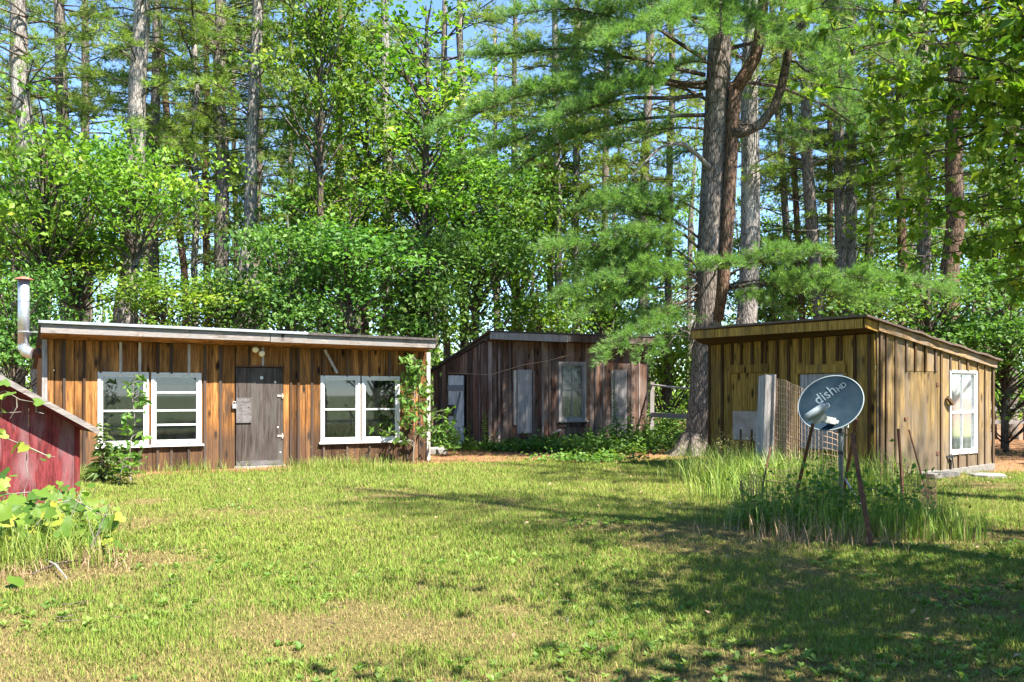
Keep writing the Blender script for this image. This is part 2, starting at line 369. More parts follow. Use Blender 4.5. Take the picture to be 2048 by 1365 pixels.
# ------------------------------------------------------------------ ground
def lawn_fields(x, y):
    n1 = fbm(x, y, .55, 4); n2 = fbm(x, y, 1.7, 4, 9); n3 = fbm(x, y, .22, 3, 21)
    dry = .92*sstep(.52, .70, n1*.62 + n2*.38 + .078*sstep(10, 5.0, y) - .05*sstep(9, 13, y))
    edge = y + (n2-.5)*2.0
    litter = sstep(18.4, 20.6, edge - .55*np.clip(x, -9, 0) - 1.2*sstep(1, 5, x)*(x < 6))
    litter = np.maximum(litter, sstep(7.6, 8.6, x + (n2-.5)*1.2)*sstep(16.4, 17.6, edge))
    # worn strips along the foot of the sheds
    t = np.clip((x+8.15)/6.39, 0, 1); wy = 16.1 + 3.5*t
    litter = np.maximum(litter, .8*sstep(.95, .2, np.abs(wy - y) + (n1-.45)*1.6)*(x < -1.2))
    r = np.hypot((x-3.55)/1.9, (y-9.3)/.8); dry = np.maximum(dry, .9*sstep(1.15, .75, r + (n2-.5)*.6))
    r = np.hypot((x+3.9)/1.3, (y-7.6)/1.0); dry = np.maximum(dry, sstep(1.2, .6, r + (n2-.5)*.8))
    return dry, litter, n1, n2, n3
LUSH, MID, DRY = np.array([.120,.205,.029]), np.array([.220,.275,.048]), np.array([.33,.26,.11])
SOIL, LIT = np.array([.185,.15,.06]), np.array([.25,.135,.07])
st = .12; gx = np.arange(-16, 16.01, st); gy = np.arange(1.0, 34.01, st)
X, Y = np.meshgrid(gx, gy); xf, yf = X.ravel(), Y.ravel()
dry, lit, n1, n2, n3 = lawn_fields(xf, yf)
zz = (n1-.5)*.06 + (fbm(xf, yf, 2.5, 3, 4)-.5)*.035
edge = np.minimum.reduce([xf+16, 16-xf, yf-1, 34-yf]); zz = zz*sstep(0, 2, edge) - .03*(edge < .2)
soil = SOIL*(1-dry[:,None]*.6) + DRY*.75*dry[:,None]*.6
soil = soil*.75 + MID*.55*.25*2*(1-dry[:,None])*.6
colr = soil*(1-lit[:,None]) + LIT*lit[:,None]*(0.6+.8*n2[:,None])
ny, nx = X.shape; ii = np.arange(nx*ny).reshape(ny, nx)
q = np.stack([ii[:-1,:-1], ii[:-1,1:], ii[1:,1:], ii[1:,:-1]], -1).reshape(-1, 4)
lawn = np_mesh('lawn', np.stack([xf, yf, zz], 1), q, M['lawn'], col=colr, smooth=True)
tag(lawn, 'patchy mown lawn with dry tan spots in front of the sheds', 'lawn', kind='structure')
g = MB(); g.v = [(-900,-900,-.06),(900,-900,-.06),(900,900,-.06),(-900,900,-.06)]; g.f = [(0,1,2,3)]
tag(g.build('ground', M['floor']), 'reddish brown needle covered forest floor under the pines', 'ground', kind='structure')
def ground_z(x, y): return (fbm(x, y, .55, 4)-.5)*.06

# ------------------------------------------------------------------ walls and windows
class Wall:
    "a vertical wall from plan point a to b, left to right as seen from outside"
    def __init__(s, a, b):
        s.a = Vector((a[0], a[1], 0)); s.b = Vector((b[0], b[1], 0)); s.len = (s.b-s.a).length
        s.d = (s.b-s.a).normalized(); s.n = Vector((s.d.y, -s.d.x, 0))
    def pix(s, px, py):
        r = Vector(((px-1024)/FPX, 1, (HZY-py)/FPX)); t = s.a.dot(s.n)/r.dot(s.n); p = r*t
        return (p - s.a).dot(s.d), p.z + CAMH
    def u(s, px): return s.pix(px, HZY)[0]
    def pt(s, u, z, w=0): return s.a + s.d*u + s.n*w + Vector((0,0,z))
    def box(s, mb, u0, u1, z0, z1, w0, w1, z0b=None, z1b=None, jit=0.0):
        z0b = z0 if z0b is None else z0b; z1b = z1 if z1b is None else z1b
        j = lambda: random.uniform(-jit, jit)
        c = [s.pt(u0, z0, w0), s.pt(u0+j(), z0+j(), w1+j()*.5), s.pt(u1+j(), z0b+j(), w1+j()*.5), s.pt(u1, z0b, w0),
             s.pt(u0, z1, w0), s.pt(u0+j(), z1, w1+j()*.5), s.pt(u1+j(), z1b, w1+j()*.5), s.pt(u1, z1b, w0)]
        return mb.hexa([c[0], c[3], c[2], c[1], c[4], c[7], c[6], c[5]])
    def part(s, name, mat, parent, *a, **k):
        return s.box(MB(), *a, **k).build(name, mat, parent)
def boards(W, parent, edges, holes, ztop, zbot, mat, bmat=None, battens=(), bw=.045, th=.025, name='board', jit=.006):
    "boards between the given edges, cut round the holes (u0,u1,z0,z1); ztop/zbot functions of u"
    es = sorted(set([round(e, 3) for e in edges]))
    def segs(um):
        s = [(None, None)]
        for h in holes:
            if h[0] < um < h[1]: return [(None, h[2]), (h[3], None)]
        return s
    for a, b in zip(es[:-1], es[1:]):
        if b-a < .02: continue
        for lo, hi in segs((a+b)/2):
            g0, g1 = a+.003, b-.003
            zl0 = (zbot(g0)+random.uniform(-.02,.02), zbot(g1)+random.uniform(-.02,.02)) if lo is None else (lo, lo)
            zh0 = (ztop(g0), ztop(g1)) if hi is None else (hi, hi)
            if zh0[0]-zl0[0] < .03: continue
            pr = random.uniform(-.004, .004)
            W.part(name, mat, parent, g0, g1, zl0[0], zh0[0], -.0, th+pr, z0b=zl0[1], z1b=zh0[1], jit=jit)
    for bt in battens:
        u, m = (bt if isinstance(bt, tuple) else (bt, bmat)); m = m or bmat
        for lo, hi in segs(u):
            z0 = zbot(u)+random.uniform(0,.04) if lo is None else lo; z1 = ztop(u)-.005 if hi is None else hi
            if z1-z0 < .05: continue
            tl = random.uniform(-.012, .012)
            W.part('batten', bmat if (lo is None and hi is not None) else m, parent, u-bw/2, u+bw/2, z0, z1, th+.003, th+.022+random.uniform(0,.006), jit=.005)
def window(W, parent, u0, u1, z0, z1, mat, glass, rails=(.5,), mulls=(), cas=.07, sash=.045, proud=.05, sill=True, railw=.04):
    c = MB(); p = proud
    W.box(c, u0, u0+cas, z0, z1, -.06, p); W.box(c, u1-cas, u1, z0, z1, -.06, p)
    W.box(c, u0+cas, u1-cas, z1-cas, z1, -.06, p-.003); W.box(c, u0+cas, u1-cas, z0, z0+cas, -.06, p-.003)
    win = c.build('window', mat, parent)
    a0, a1, b0, b1 = u0+cas, u1-cas, z0+cas, z1-cas
    m = MB(); s = sash
    W.box(m, a0, a0+s, b0, b1, -.04, p-.022); W.box(m, a1-s, a1, b0, b1, -.04, p-.022)
    W.box(m, a0+s, a1-s, b1-s, b1, -.04, p-.025); W.box(m, a0+s, a1-s, b0, b0+s, -.04, p-.025)
    m.build('sash', mat, win)
    c0, c1, e0, e1 = a0+s, a1-s, b0+s, b1-s
    zs = [e0] + [e0+(e1-e0)*r for r in rails] + [e1]; us = [c0] + [c0+(c1-c0)*r for r in mulls] + [c1]
    for r in zs[1:-1]: W.part('rail', mat, win, c0, c1, r-railw/2, r+railw/2, -.03, p-.030)
    for q_ in us[1:-1]:
        for i in range(len(zs)-1): W.part('muntin', mat, win, q_-.011, q_+.011, zs[i]+(railw/2 if i else 0), zs[i+1]-(railw/2 if i < len(zs)-2 else 0), -.025, p-.034)
    for i in range(len(zs)-1):
        for k in range(len(us)-1):
            W.part('pane', glass, win, us[k], us[k+1], zs[i], zs[i+1], -.004, -.001)
    if sill: W.part('sill', mat, win, u0-.04, u1+.04, z0-.035, z0-.001, -.03, p+.045)
    return win

# ------------------------------------------------------------------ the long shed on the left
LW = Wall((-8.15, 16.1), (-1.76, 19.6))
ls = empty('long_shed', LW.pt(0,0,0), 'long orange brown board shed with white windows and a stovepipe', 'shed')
lt = lambda u: 2.37 - .010*u
lb = lambda u: -.02
lu = LW.u
def hole(W, x0, x1, y0, y1):
    a0, z1a = W.pix(x0, y0); a1, z1b = W.pix(x1, y0); _, z0a = W.pix(x0, y1); _, z0b = W.pix(x1, y1)
    return (a0, a1, (z0a+z0b)/2, (z1a+z1b)/2)
hA, hB = hole(LW, 195, 297, 744.5, 892), hole(LW, 302, 402, 746, 889)
hC, hD = hole(LW, 640, 719, 752, 884), hole(LW, 722, 798, 753, 882)
hdoor = hole(LW, 470, 566, 735, 931)
wz = 0.004
boles = [(h[0]+.02, h[1]-.02, h[2]+.02, h[3]-.02) for h in (hA, hB, hC, hD)] + [(hdoor[0], hdoor[1], -.3, hdoor[3])]
bx = [88,108,128,148,168,201,241,279,297,315,342,377,402,409,425,440,470,498,525,566,581,596,610,623,641,662,693,719,738,760,778,798,813,826,838,858]
edges = [lu(x) for x in bx] + [v for h in boles for v in h[:2]]
edges = sorted(edges); ed2 = [edges[0]]
holeedges = set(round(v, 3) for h in boles for v in h[:2])
for e in edges[1:]:
    if e-ed2[-1] < .07 and round(e,3) not in holeedges: continue
    if e-ed2[-1] < .07 and round(ed2[-1],3) not in holeedges and len(ed2) > 1: ed2.pop()
    ed2.append(e)
PB = M['pale_batten']
bats = [128,168,201,(241,PB),(279,PB),315,342,(377,PB),409,440,498,(525,PB),581,596,623,646,693,738,778,813,838]
boards(LW, ls, ed2, boles, lt, lb, M['long_board'], M['long_batten'], [((lu(b[0]), b[1]) if isinstance(b, tuple) else lu(b)) for b in bats])
for x in (90.5, 856): LW.part('corner_trim', M['pale_batten'] if x > 500 else M['shutter'], ls, lu(x)-.05, lu(x)+.03, -.05, lt(lu(x))-.005, .026, .055, jit=.004)
for h, r in ((hA, (.47,)), (hB, (.24,.47,.76)), (hC, (.49,)), (hD, (.49,))):
    window(LW, ls, h[0], h[1], h[2], h[3], M['white_paint'], M['glass'], rails=r, cas=.05, sash=.038, sill=True, railw=.034)
# door
d0, d1, dz0, dz1 = hdoor
dr = LW.box(MB(), d0+.012, d1-.012, .04, dz1-.012, -.005, .030).build('door', M['old_ply'], ls)
LW.part('patch_board', M['patch'], dr, d0+.012, d0+.30, LW.pix(480,846)[1], LW.pix(480,796)[1], .033, .055)
LW.part('bottom_rail', M['patch'], dr, d0+.012, d1-.012, .045, .13, .033, .05)
for yy in (792, 872):
    h = MB(); uu, z = LW.pix(561, yy); LW.box(h, uu-.07, uu+.05, z-.02, z+.02, .031, .045); LW.box(h, uu+.012, uu+.035, z-.05, z+.05, .046, .058)
    h.build('hinge', M['pale_batten'], dr)
uu, z = LW.pix(467, 812); h = MB(); LW.box(h, uu-.035, uu+.035, z-.05, z+.035, .034, .075); h.tube([LW.pt(uu-.03, z+.03, .06), LW.pt(uu-.02, z+.08, .06), LW.pt(uu+.02, z+.08, .06), LW.pt(uu+.03, z+.03, .06)], .008, 6)
h.build('padlock', M['galv'], dr)
for px_, py_, rr in ((522.5, 756, .035), (549.5, 765, .026), (555, 855, .018), (560, 905, .016)):
    uu, z = LW.pix(px_, py_); m = MB(); m.lathe(LW.pt(uu, z, .031), [(rr, 0), (rr*.8, .004)], 8, LW.n); m.build('paint_spot', M['white_paint'], dr)
LW.part('threshold', M['rail'], ls, d0-.03, d1+.03, -.03, .035, .0, .09)
LW.part('header_strip', M['long_batten'], ls, d0-.02, d1+.02, dz1+.002, dz1+.03, .05, .062)
# loose leaning batten, small twin flood lamp
u0_, z0_ = LW.pix(672, 747); u1_, z1_ = LW.pix(647, 700)
MB().bar(LW.pt(u0_, z0_, .075), LW.pt(u1_, z1_, .075), .05, .02, LW.n).build('slanted_strip', PB, ls)
uu, z = LW.pix(512, 700); lf = MB(); lf.lathe(LW.pt(uu, z, .026), [(.055, 0), (.055, .03), (.03, .05)], 10, LW.n); lf = lf.build('flood_lamp', M['galv'], ls)
for du, dzz in ((-.03, .03), (.05, -.045)):
    b = MB(); ax = (LW.n + LW.d*(du*6) + Vector((0,0,-.4))).normalized()
    b.lathe(LW.pt(uu+du, z+dzz, .06), [(.02, 0), (.03, .03), (.06, .09), (.062, .11), (.045, .125), (.01, .13)], 12, ax); b.build('bulb', M['bulb'], lf, True)
# roof: rises to the front, overhangs the wall
OV = .50; ft = lambda u: lt(u) + .075
fa = MB(); us = lu(527)
LW.box(fa, -.06, us-.004, ft(-.06), ft(-.06)+.15, OV, OV+.03, z0b=ft(us), z1b=ft(us)+.15, jit=.006); fa.build('fascia', M['grey_fascia'], ls)
fa = MB(); LW.box(fa, us+.004, LW.len-.09, ft(us)-.008, ft(us)+.145, OV, OV+.032, z0b=ft(LW.len)-.008, z1b=ft(LW.len)+.14, jit=.006); fa.build('fascia', M['grey_fascia'], ls)
def slab(W, parent, name, mat, u0, u1, wf, wb, zf, zb, th, zf1=None, zb1=None):
    zf1 = zf if zf1 is None else zf1; zb1 = zb if zb1 is None else zb1; m = MB()
    c = [W.pt(u0, zb, wb), W.pt(u1, zb1, wb), W.pt(u1, zf1, wf), W.pt(u0, zf, wf)]
    m.hexa(c[::-1][::-1] and [c[0], c[3], c[2], c[1]][::1] + [p + Vector((0,0,th)) for p in (c[0], c[3], c[2], c[1])]); return m.build(name, mat, parent)
# soffit planks: three lengthwise boards from wall top out to the fascia
for k in range(4):
    w0, w1 = -.02 + (OV)*k/4 + .003, -.02 + OV*(k+1)/4
    f = lambda w: .004 + .075*(w/OV)
    m = MB(); a0, a1 = -.05, LW.len-.1
    c = [LW.pt(a0, lt(a0)+f(w0), w0), LW.pt(a1, lt(a1)+f(w0), w0), LW.pt(a1, lt(a1)+f(w1), w1), LW.pt(a0, lt(a0)+f(w1), w1)]
    m.hexa(c + [p + Vector((0,0,.02)) for p in c]); m.build('soffit_board', M['soffit'], ls)
LDEP = 4.2
slab(LW, ls, 'roof', M['dark_roof'], -.08, LW.len-.07, OV+.06, -LDEP-.2, ft(0)+.155, 1.95, .03, ft(LW.len)+.148, 1.9)
dm = MB(); LW.box(dm, -.10, LW.len*.62, ft(0)+.165, ft(0)+.215, OV+.062, OV+.078, z0b=ft(LW.len*.62)+.16, z1b=ft(LW.len*.62)+.205, jit=.004); dm.build('drip_edge', M['galv'], ls)
dm = MB(); LW.box(dm, LW.len*.62+.004, LW.len-.06, ft(LW.len*.62)+.155, ft(LW.len*.62)+.20, OV+.063, OV+.078, z0b=ft(LW.len)+.15, z1b=ft(LW.len)+.19, jit=.004); dm.build('drip_edge', M['dark_roof'], ls)
# remaining walls, floor, shelf seen through the windows
bk = MB(); LW.box(bk, 0, .03, -.05, 2.33, -LDEP, -.001, ); bk.build('end_wall', M['long_board'], ls)
bk = MB(); LW.box(bk, LW.len-.03, LW.len, -.05, 2.28, -LDEP, -.001); bk.build('end_wall', M['long_board'], ls)
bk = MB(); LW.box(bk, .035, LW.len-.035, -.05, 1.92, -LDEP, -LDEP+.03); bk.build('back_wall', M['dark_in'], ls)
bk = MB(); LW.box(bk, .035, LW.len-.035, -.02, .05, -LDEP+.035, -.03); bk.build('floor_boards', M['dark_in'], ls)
for a, b, z, w in ((hA[0]-.2, hB[1]+.2, 1.05, -.9), (hC[0]-.2, hD[1]+.3, .80, -.8), (hA[0]-.3, hB[1]+.2, 1.62, -1.0)):
    LW.part('shelf', M['shelf'], ls, a, b, z, z+.035, w, w+.35)
LW.part('workbench', M['shelf'], ls, hA[0]-.3, hB[1]+.4, .78, .84, -.75, -.12)
LW.part('inside_post', M['shelf'], ls, hA[0]+.10, hA[0]+.24, .06, 2.2, -.5, -.4)
LW.part('inside_post', M['shelf'], ls, hC[0]+.05, hC[0]+.17, .85, 1.62, -.45, -.36)
# stovepipe
sp = P(47.5, 640, 17.0); b = P(47.5, 700, 17.0)
pm = MB(); R = .098
top = P(47.5, 560, 17.0)
pm.tube([top, P(47.5, 690, 17.0)], R, 18); pipe = pm.build('stovepipe', M['galv'], ls, True)
el = MB(); el.tube([P(47.5, 690.5, 17.0), P(48, 697, 17.0), P(53, 704, 17.0), P(62, 707, 17.0), P(66, 707.5, 17.0)], R*1.05, 18, True); el.build('elbow', M['galv'], pipe)
el = MB(); el.tube([P(66.5, 707.5, 17.0), P(92, 707.5, 17.1)], R*.93, 14); el.build('flue_stub', M['rust'], pipe, True)
cp = MB(); cp.lathe(P(47.5, 560, 17.0), [(.165, .0), (.16, .012), (.05, .055), (.01, .06)], 18); cp.build('cap', M['rust_cap'], pipe)
for yy in (603, 634, 664): rg = MB(); rg.lathe(P(47.5, yy, 17.0), [(R*1.03, -.006), (R*1.03, .006)], 18); rg.build('seam', M['galv'], pipe)
MB().tube([P(57, 665, 17.0), P(88, 665, 16.9)], .012, 6).build('brace', M['galv'], pipe)

# ------------------------------------------------------------------ the dark shed in the middle
MF = Wall((-.58, 23.3), (3.64, 25.35)); MS = Wall((-2.23, 26.5), (-.58, 23.3))
ms_ = empty('dark_shed', MF.pt(0,0,0), 'dark weathered plank shed with one window and grey shutters, between the others', 'shed')
mt = lambda u: 2.76 - .002*u; mb_ = lambda u: .12
w1, w2 = hole(MF, 1116, 1171, 724, 842), None
mh = [(w1[0]+.03, w1[1]-.03, w1[2]+.03, w1[3]-.03)]
ex = [979]
while ex[-1] < 1275: ex.append(ex[-1] + random.choice((13, 16, 18, 21)))
ex[-1] = 1292
med = [MF.u(x) for x in ex if abs(x-1116) > 7 and abs(x-1171) > 7] + [mh[0][0], mh[0][1]]
boards(MF, ms_, med, mh, mt, mb_, M['mid_board'], M['mid_batten'], [MF.u(x) for x in (997, 1018, 1084, 1098, 1190, 1205, 1262, 1277)], bw=.05, jit=.012)
window(MF, ms_, w1[0], w1[1], w1[2], w1[3], M['shutter'], M['dusty'], rails=(.52,), mulls=(.5,), cas=.06, sash=.045, sill=True, proud=.045)
MF.part('apron_board', M['mid_board'], ms_, w1[0]-.05, w1[1]+.05, w1[2]-.16, w1[2]-.04, .03, .05, jit=.006)
for x0, x1, y0, y1 in ((1033, 1062, 740, 867), (1227, 1252, 740, 876)):
    h = hole(MF, x0, x1, y0, y1); MF.part('shutter', M['shutter'], ms_, h[0], h[1], h[2], h[3], .03, .055, jit=.008)
    s = MF.u(x0)-.07; MF.part('shutter_strip', M['pale_batten'], ms_, s-.03, s+.035, h[2]+(.22 if x0 < 1100 else .05), h[3]-.02, .03, .06, jit=.006)
    s = MF.u(x1)+.03; MF.part('shutter_strip', M['mid_batten'], ms_, s-.01, s+.04, h[2]-.1, h[3]-.02, .03, .055, jit=.006)
uu, z = MF.pix(1112, 863); MB().bar(MF.pt(uu-.10, z-.05, .06), MF.pt(uu+.10, z+.05, .07), .05, .04, MF.n).build('loose_block', M['shutter'], ms_)
# left side wall with the white door hanging off
msl = lambda u: 2.09 + (2.80-2.09)*u/MS.len
hd = hole(MS, 901, 934, 750, 893); hd = (hd[0], hd[1], -.4, hd[3])
xe = np.linspace(0, MS.len, 13)
xe = [v for v in xe if abs(v-hd[0]) > .12 and abs(v-hd[1]) > .12] + [hd[0], hd[1]]
boards(MS, ms_, xe, [hd], lambda u: msl(u)-.01, lambda u: .1, M['mid_board'], M['mid_batten'], [MS.u(x) for x in (885, 945, 962)], jit=.01)
MS.part('doorway_shade_sheet', M['dark_in'], ms_, hd[0]-.1, hd[1]+.1, 0, hd[3]+.1, -.25, -.22)  # dark sheet behind the doorway, stands for the shade inside the opening
lean = Vector((0,0,0))
def dpt(u, z, w): return MS.pt(hd[0]+.02 + u + .10*(1-z/1.95), z+.02, .045+w + .05*(1-z/1.95))
def dbox(name, mat, par, u0, u1, z0, z1, w0, w1):
    m = MB(); m.hexa([dpt(u0,z0,w0), dpt(u1,z0,w0), dpt(u1,z0,w1), dpt(u0,z0,w1), dpt(u0,z1,w0), dpt(u1,z1,w0), dpt(u1,z1,w1), dpt(u0,z1,w1)]); return m.build(name, mat, par)
dw = hd[1]-hd[0]-.10; dh = hd[3]-.03
mdoor = dbox('door', M['white_old'], ms_, 0, dw*.32, -.03, dh, 0, .025)
mdoor['label'] = 'sagging worn white plank door'
for k in (1, 2): dbox('plank', M['white_old'], mdoor, dw*.33*k+.006, dw*.33*(k+1), -.03+.02*k, dh-.01*k, 0, .024)
dbox('door_rail', M['bluegrey'], mdoor, 0, dw, dh*.78, dh*.86, .027, .05); dbox('door_rail', M['white_old'], mdoor, 0, dw, .18, .34, .027, .05)
dbox('lock_plate', M['old_ply'], mdoor, .01, dw*.48, dh*.42, dh*.58, .027, .045)
mm = MB(); mm.bar(dpt(dw*.22, .36, .04), dpt(dw*.82, dh*.76, .04), .09, .022, MS.n); mm.build('brace', M['bluegrey'], mdoor)
MF.part('corner_trim', M['mid_batten'], ms_, -.03, .06, .05, 2.74, .028, .05, jit=.005)
# roof
MO = .32; fz = 2.78
for a, b in ((-.12, 2.1), (2.105, MF.len+.22)):
    MF.part('fascia', M['mid_batten'] if a > 0 else M['shutter'], ms_, a, b, fz-.005*a, fz+.17, MO, MO+.03, z0b=fz-.02, z1b=fz+.165, jit=.01)
MDEP = MS.len
slab(MF, ms_, 'roof', M['dark_roof'], -.18, MF.len+.26, MO+.05, -MDEP-.25, fz+.18, 2.02, .035)
c = [MF.pt(-.1, 2.765, -.02), MF.pt(MF.len+.2, 2.765, -.02), MF.pt(MF.len+.2, fz, MO), MF.pt(-.1, fz, MO)]
MB().hexa(c + [p+Vector((0,0,.02)) for p in c]).build('soffit_board', M['mid_board'], ms_)
rk = MB(); a_, b_ = MS.pt(-.3, msl(-.3)+.05, .06), MS.pt(MS.len+.3, msl(MS.len+.3)+.06, .06); rk.bar(a_, b_, .03, .12, (0,0,1)); rk.build('rake_board', M['dark_roof'], ms_)
for W_, nm in ((MF, 0), (MS, 1)): W_.part('foundation', M['concrete'], ms_, 0.02, W_.len-.02, -.15, .13, -.1, .012)
m = MB(); MF.box(m, MF.len-.03, MF.len, .05, 2.7, -MDEP, -.001, ); m.build('end_wall', M['mid_board'], ms_)
m = MB(); MF.box(m, .0, MF.len, .05, 2.0, -MDEP, -MDEP+.03); m.build('back_wall', M['mid_board'], ms_)
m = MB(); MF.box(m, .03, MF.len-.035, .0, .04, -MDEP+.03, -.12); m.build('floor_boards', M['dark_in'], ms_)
MF.part('curtain', M['white_old'], ms_, w1[0]+.2, w1[1]-.1, w1[2]+.35, w1[3]-.2, -.3, -.28, z0b=w1[2]+.55)

# ------------------------------------------------------------------ the yellow-brown shed on the right
RF = Wall((3.88, 18.2), (5.9, 15.0)); RS = Wall((5.9, 15.0), (8.93, 17.3))
rs = empty('yellow_shed', RS.pt(0,0,0), 'mustard brown board and batten shed behind the satellite dish', 'shed')
rt = lambda u: 2.39
hp1, hp2 = hole(RF, 1463, 1537, 746, 822), hole(RF, 1600, 1691, 747, 872)
hr = [(hp2[0], hp2[1], .45, hp2[3]), (hp1[0], hp1[1], .75, hp1[3])]
fe = [RF.u(x) for x in (1419, 1430, 1447, 1485, 1507, 1557, 1580, 1627, 1651, 1712, 1741)] + [0, RF.len, *hr[0][:2], *hr[1][:2]]
boards(RF, rs, fe, hr, rt, lambda u: .0, M['yel_board'], M['yel_batten'], [RF.u(x) for x in (1421, 1447, 1485, 1507, 1557, 1580, 1627, 1651, 1712, 1741)], bw=.055)
for x in (1467, 1527, 1534, 1603, 1677, 1685):
    RF.part('batten', M['yel_batten'], rs, RF.u(x)-.025, RF.u(x)+.025, hp1[3]+.16, 2.385, .028, .05, jit=.005)
for h in (hp1, hp2):
    hb = RF.part('header_board', M['yel_board'], rs, h[0]-.03, h[1]+.03, h[3]+.005, h[3]+.15, .028, .055, jit=.005)
RF.part('plywood_panel', M['yel_board'], rs, hp1[0]+.005, hp1[1]-.005, 1*.3, hp1[3]-.005, .0, .022)
h = hole(RF, 1469, 1518, 823, 872); RF.part('dull_sheet', M['mirror'], rs, h[0], h[1], .55, h[3], .03, .045)
o_ = RF.part('covered_window', M['shutter'], rs, hp2[0]+.01, hp2[1]-.01, .46, hp2[3]-.01, -.01, .012); o_['label'] = 'pale grey panel over the window opening'
RF.part('window_trim', M['yel_board'], rs, hp2[0]-.06, hp2[0]-.002, .45, hp2[3], .028, .055); RF.part('window_trim', M['yel_board'], rs, hp2[1]+.002, hp2[1]+.06, .45, hp2[3], .028, .055)
# side wall
rz = lambda u: 2.50 + (1.985-2.50)*u/RS.len
hdr = hole(RS, 1807, 1873, 743, 949); hwn = hole(RS, 1895, 1950, 741.5, 908)
rh = [(hdr[0], hdr[1], -.4, hdr[3]), (hwn[0]+.02, hwn[1]-.02, hwn[2]+.02, hwn[3]-.02)]
se_ = [RS.u(x) for x in (1769, 1787, 1827, 1847, 1883, 1914, 1932, 1966)] + [0, RS.len, *rh[0][:2], *rh[1][:2]]
rb = lambda u: .02+.02*u/RS.len
boards(RS, rs, se_, rh, rz, rb, M['side_board'], M['side_batten'], [RS.u(x) for x in (1769, 1787, 1809, 1827, 1847, 1867, 1878, 1897, 1914, 1931, 1952, 1966)], bw=.05)
for x in (1757.5, 1982): RS.part('corner_trim', M['side_batten'], rs, RS.u(x)-.035, RS.u(x)+.035, .0, rz(RS.u(x))-.08, .027, .055, jit=.005)
rd = RS.part('door', M['side_board'], rs, hdr[0]+.008, hdr[1]-.008, .03, hdr[3]-.01, .0, .024)
for z in (.35, 1.55): RS.part('hinge', M['rust'], rd, hdr[1]-.06, hdr[1]+.03, z, z+.06, .026, .036)
RS.part('latch', M['rust'], rd, hdr[0]-.03, hdr[0]+.05, .98, 1.02, .026, .045)
window(RS, rs, hwn[0], hwn[1], hwn[2], hwn[3], M['white_paint'], M['dusty'], rails=(.5,), mulls=(.5,), cas=.045, sash=.035, sill=False, proud=.05)
uu, z = RS.pix(1893, 802); MB().bar(RS.pt(uu-.10, z+.06, .07), RS.pt(uu+.04, z-.06, .09), .06, .05, RS.n).build('wood_stop', M['side_batten'], rs)
tp = MB(); uu, z = RS.pix(1894, 845+0); uu, z = RS.pix(1893, 913)
tp.tube([RS.pt(uu, .02, .07), RS.pt(uu-.02, .25, .10), RS.pt(uu, z-.02, .06)], .012, 6); tp.tube([RS.pt(uu+.06, .1, .1), RS.pt(uu+.05, .3, .08), RS.pt(uu, z-.03, .06)], .010, 6)
tp.box(RS.pt(uu, z, .06), (.09, .015, .015)); tp.build('spigot_pipe', M['dark_metal'], rs)
RS.part('foundation', M['concrete'], rs, 1.3, RS.len, -.1, .06, -.1, .10, z1b=.12)
# roof
RO = .42
rk = MB(); a_, b_ = RS.pt(-.05, rz(-.05)-.005, .075), RS.pt(RS.len+.12, rz(RS.len+.12)-.005, .075); rk.bar(a_, b_, .03, .13, (0,0,1)); rk.build('rake_board', M['side_trim'], rs)
slp = (1.985-2.50)/RS.len
def rpt(a, b, z):            # a: along the side wall (front negative), b: outward from the side wall
    return RS.pt(a, 2.50 + slp*a + z, b)
FW = RF.len
rf = MB(); pts = [(-RO-.03, .16), (RS.len+.2, .14), (RS.len+.2, -FW-.2), (-RO-.03, -FW-.2)]
n_ = 14; top_ = []; rows = []
for k in range(n_+1):
    a = -RO-.05 + (RS.len+.27+RO)*k/n_
    lb2 = -FW-.06 + .28*max(0, -a)/RO; rows.append([rpt(a, .15+random.uniform(-.02,.02), .07+random.uniform(-.008,.012)), rpt(a, lb2, .07)])
for k in range(n_):
    (p0, p1), (q0, q1) = rows[k], rows[k+1]
    rf.hexa([p0, q0, q1, p1, p0+Vector((0,0,.032)), q0+Vector((0,0,.032)), q1+Vector((0,0,.032)), p1+Vector((0,0,.032))])
rf.build('roof', M['brown_roof'], rs)
fq = MB(); a, b = rpt(-RO, .02, -.02), rpt(-RO, -FW+.22, -.02); fq.bar(a, b, .03, .15, (0,0,1)); fq.build('fascia', M['yel_board'], rs)
fq = MB(); a, b = rpt(-RO+.02, .05, -.01), rpt(.0, .05, -.02); fq.bar(a, b, .03, .14, (0,0,1)); fq.build('fascia', M['yel_board'], rs)
for k in range(6):
    a0, a1 = -RO+.02+(RO)*k/3, -RO+.02+RO*(k+1)/3-.006
    c = [rpt(a0, .03, -.085), rpt(a1, .03, -.095), rpt(a1, -FW+.02+.26*max(0,-a1)/RO, -.095), rpt(a0, -FW+.02+.26*max(0,-a0)/RO, -.085)]
    MB().hexa(c + [p+Vector((0,0,.02)) for p in c]).build('soffit_board', M['yel_batten'], rs)
RFW = Wall(tuple((RF.a + RS.d*(RS.len-.35)).xy), tuple(RF.a.xy)); RFW.part('far_wall', M['yel_board'], rs, .0, RFW.len-.03, .05, 1.93, -.03, -.001, z1b=2.36)
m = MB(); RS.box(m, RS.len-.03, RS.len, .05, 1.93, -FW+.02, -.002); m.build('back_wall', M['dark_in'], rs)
m = MB(); RS.box(m, .03, RS.len-.04, .0, .035, -FW+.02, -.02); m.build('floor_boards', M['dark_in'], rs)
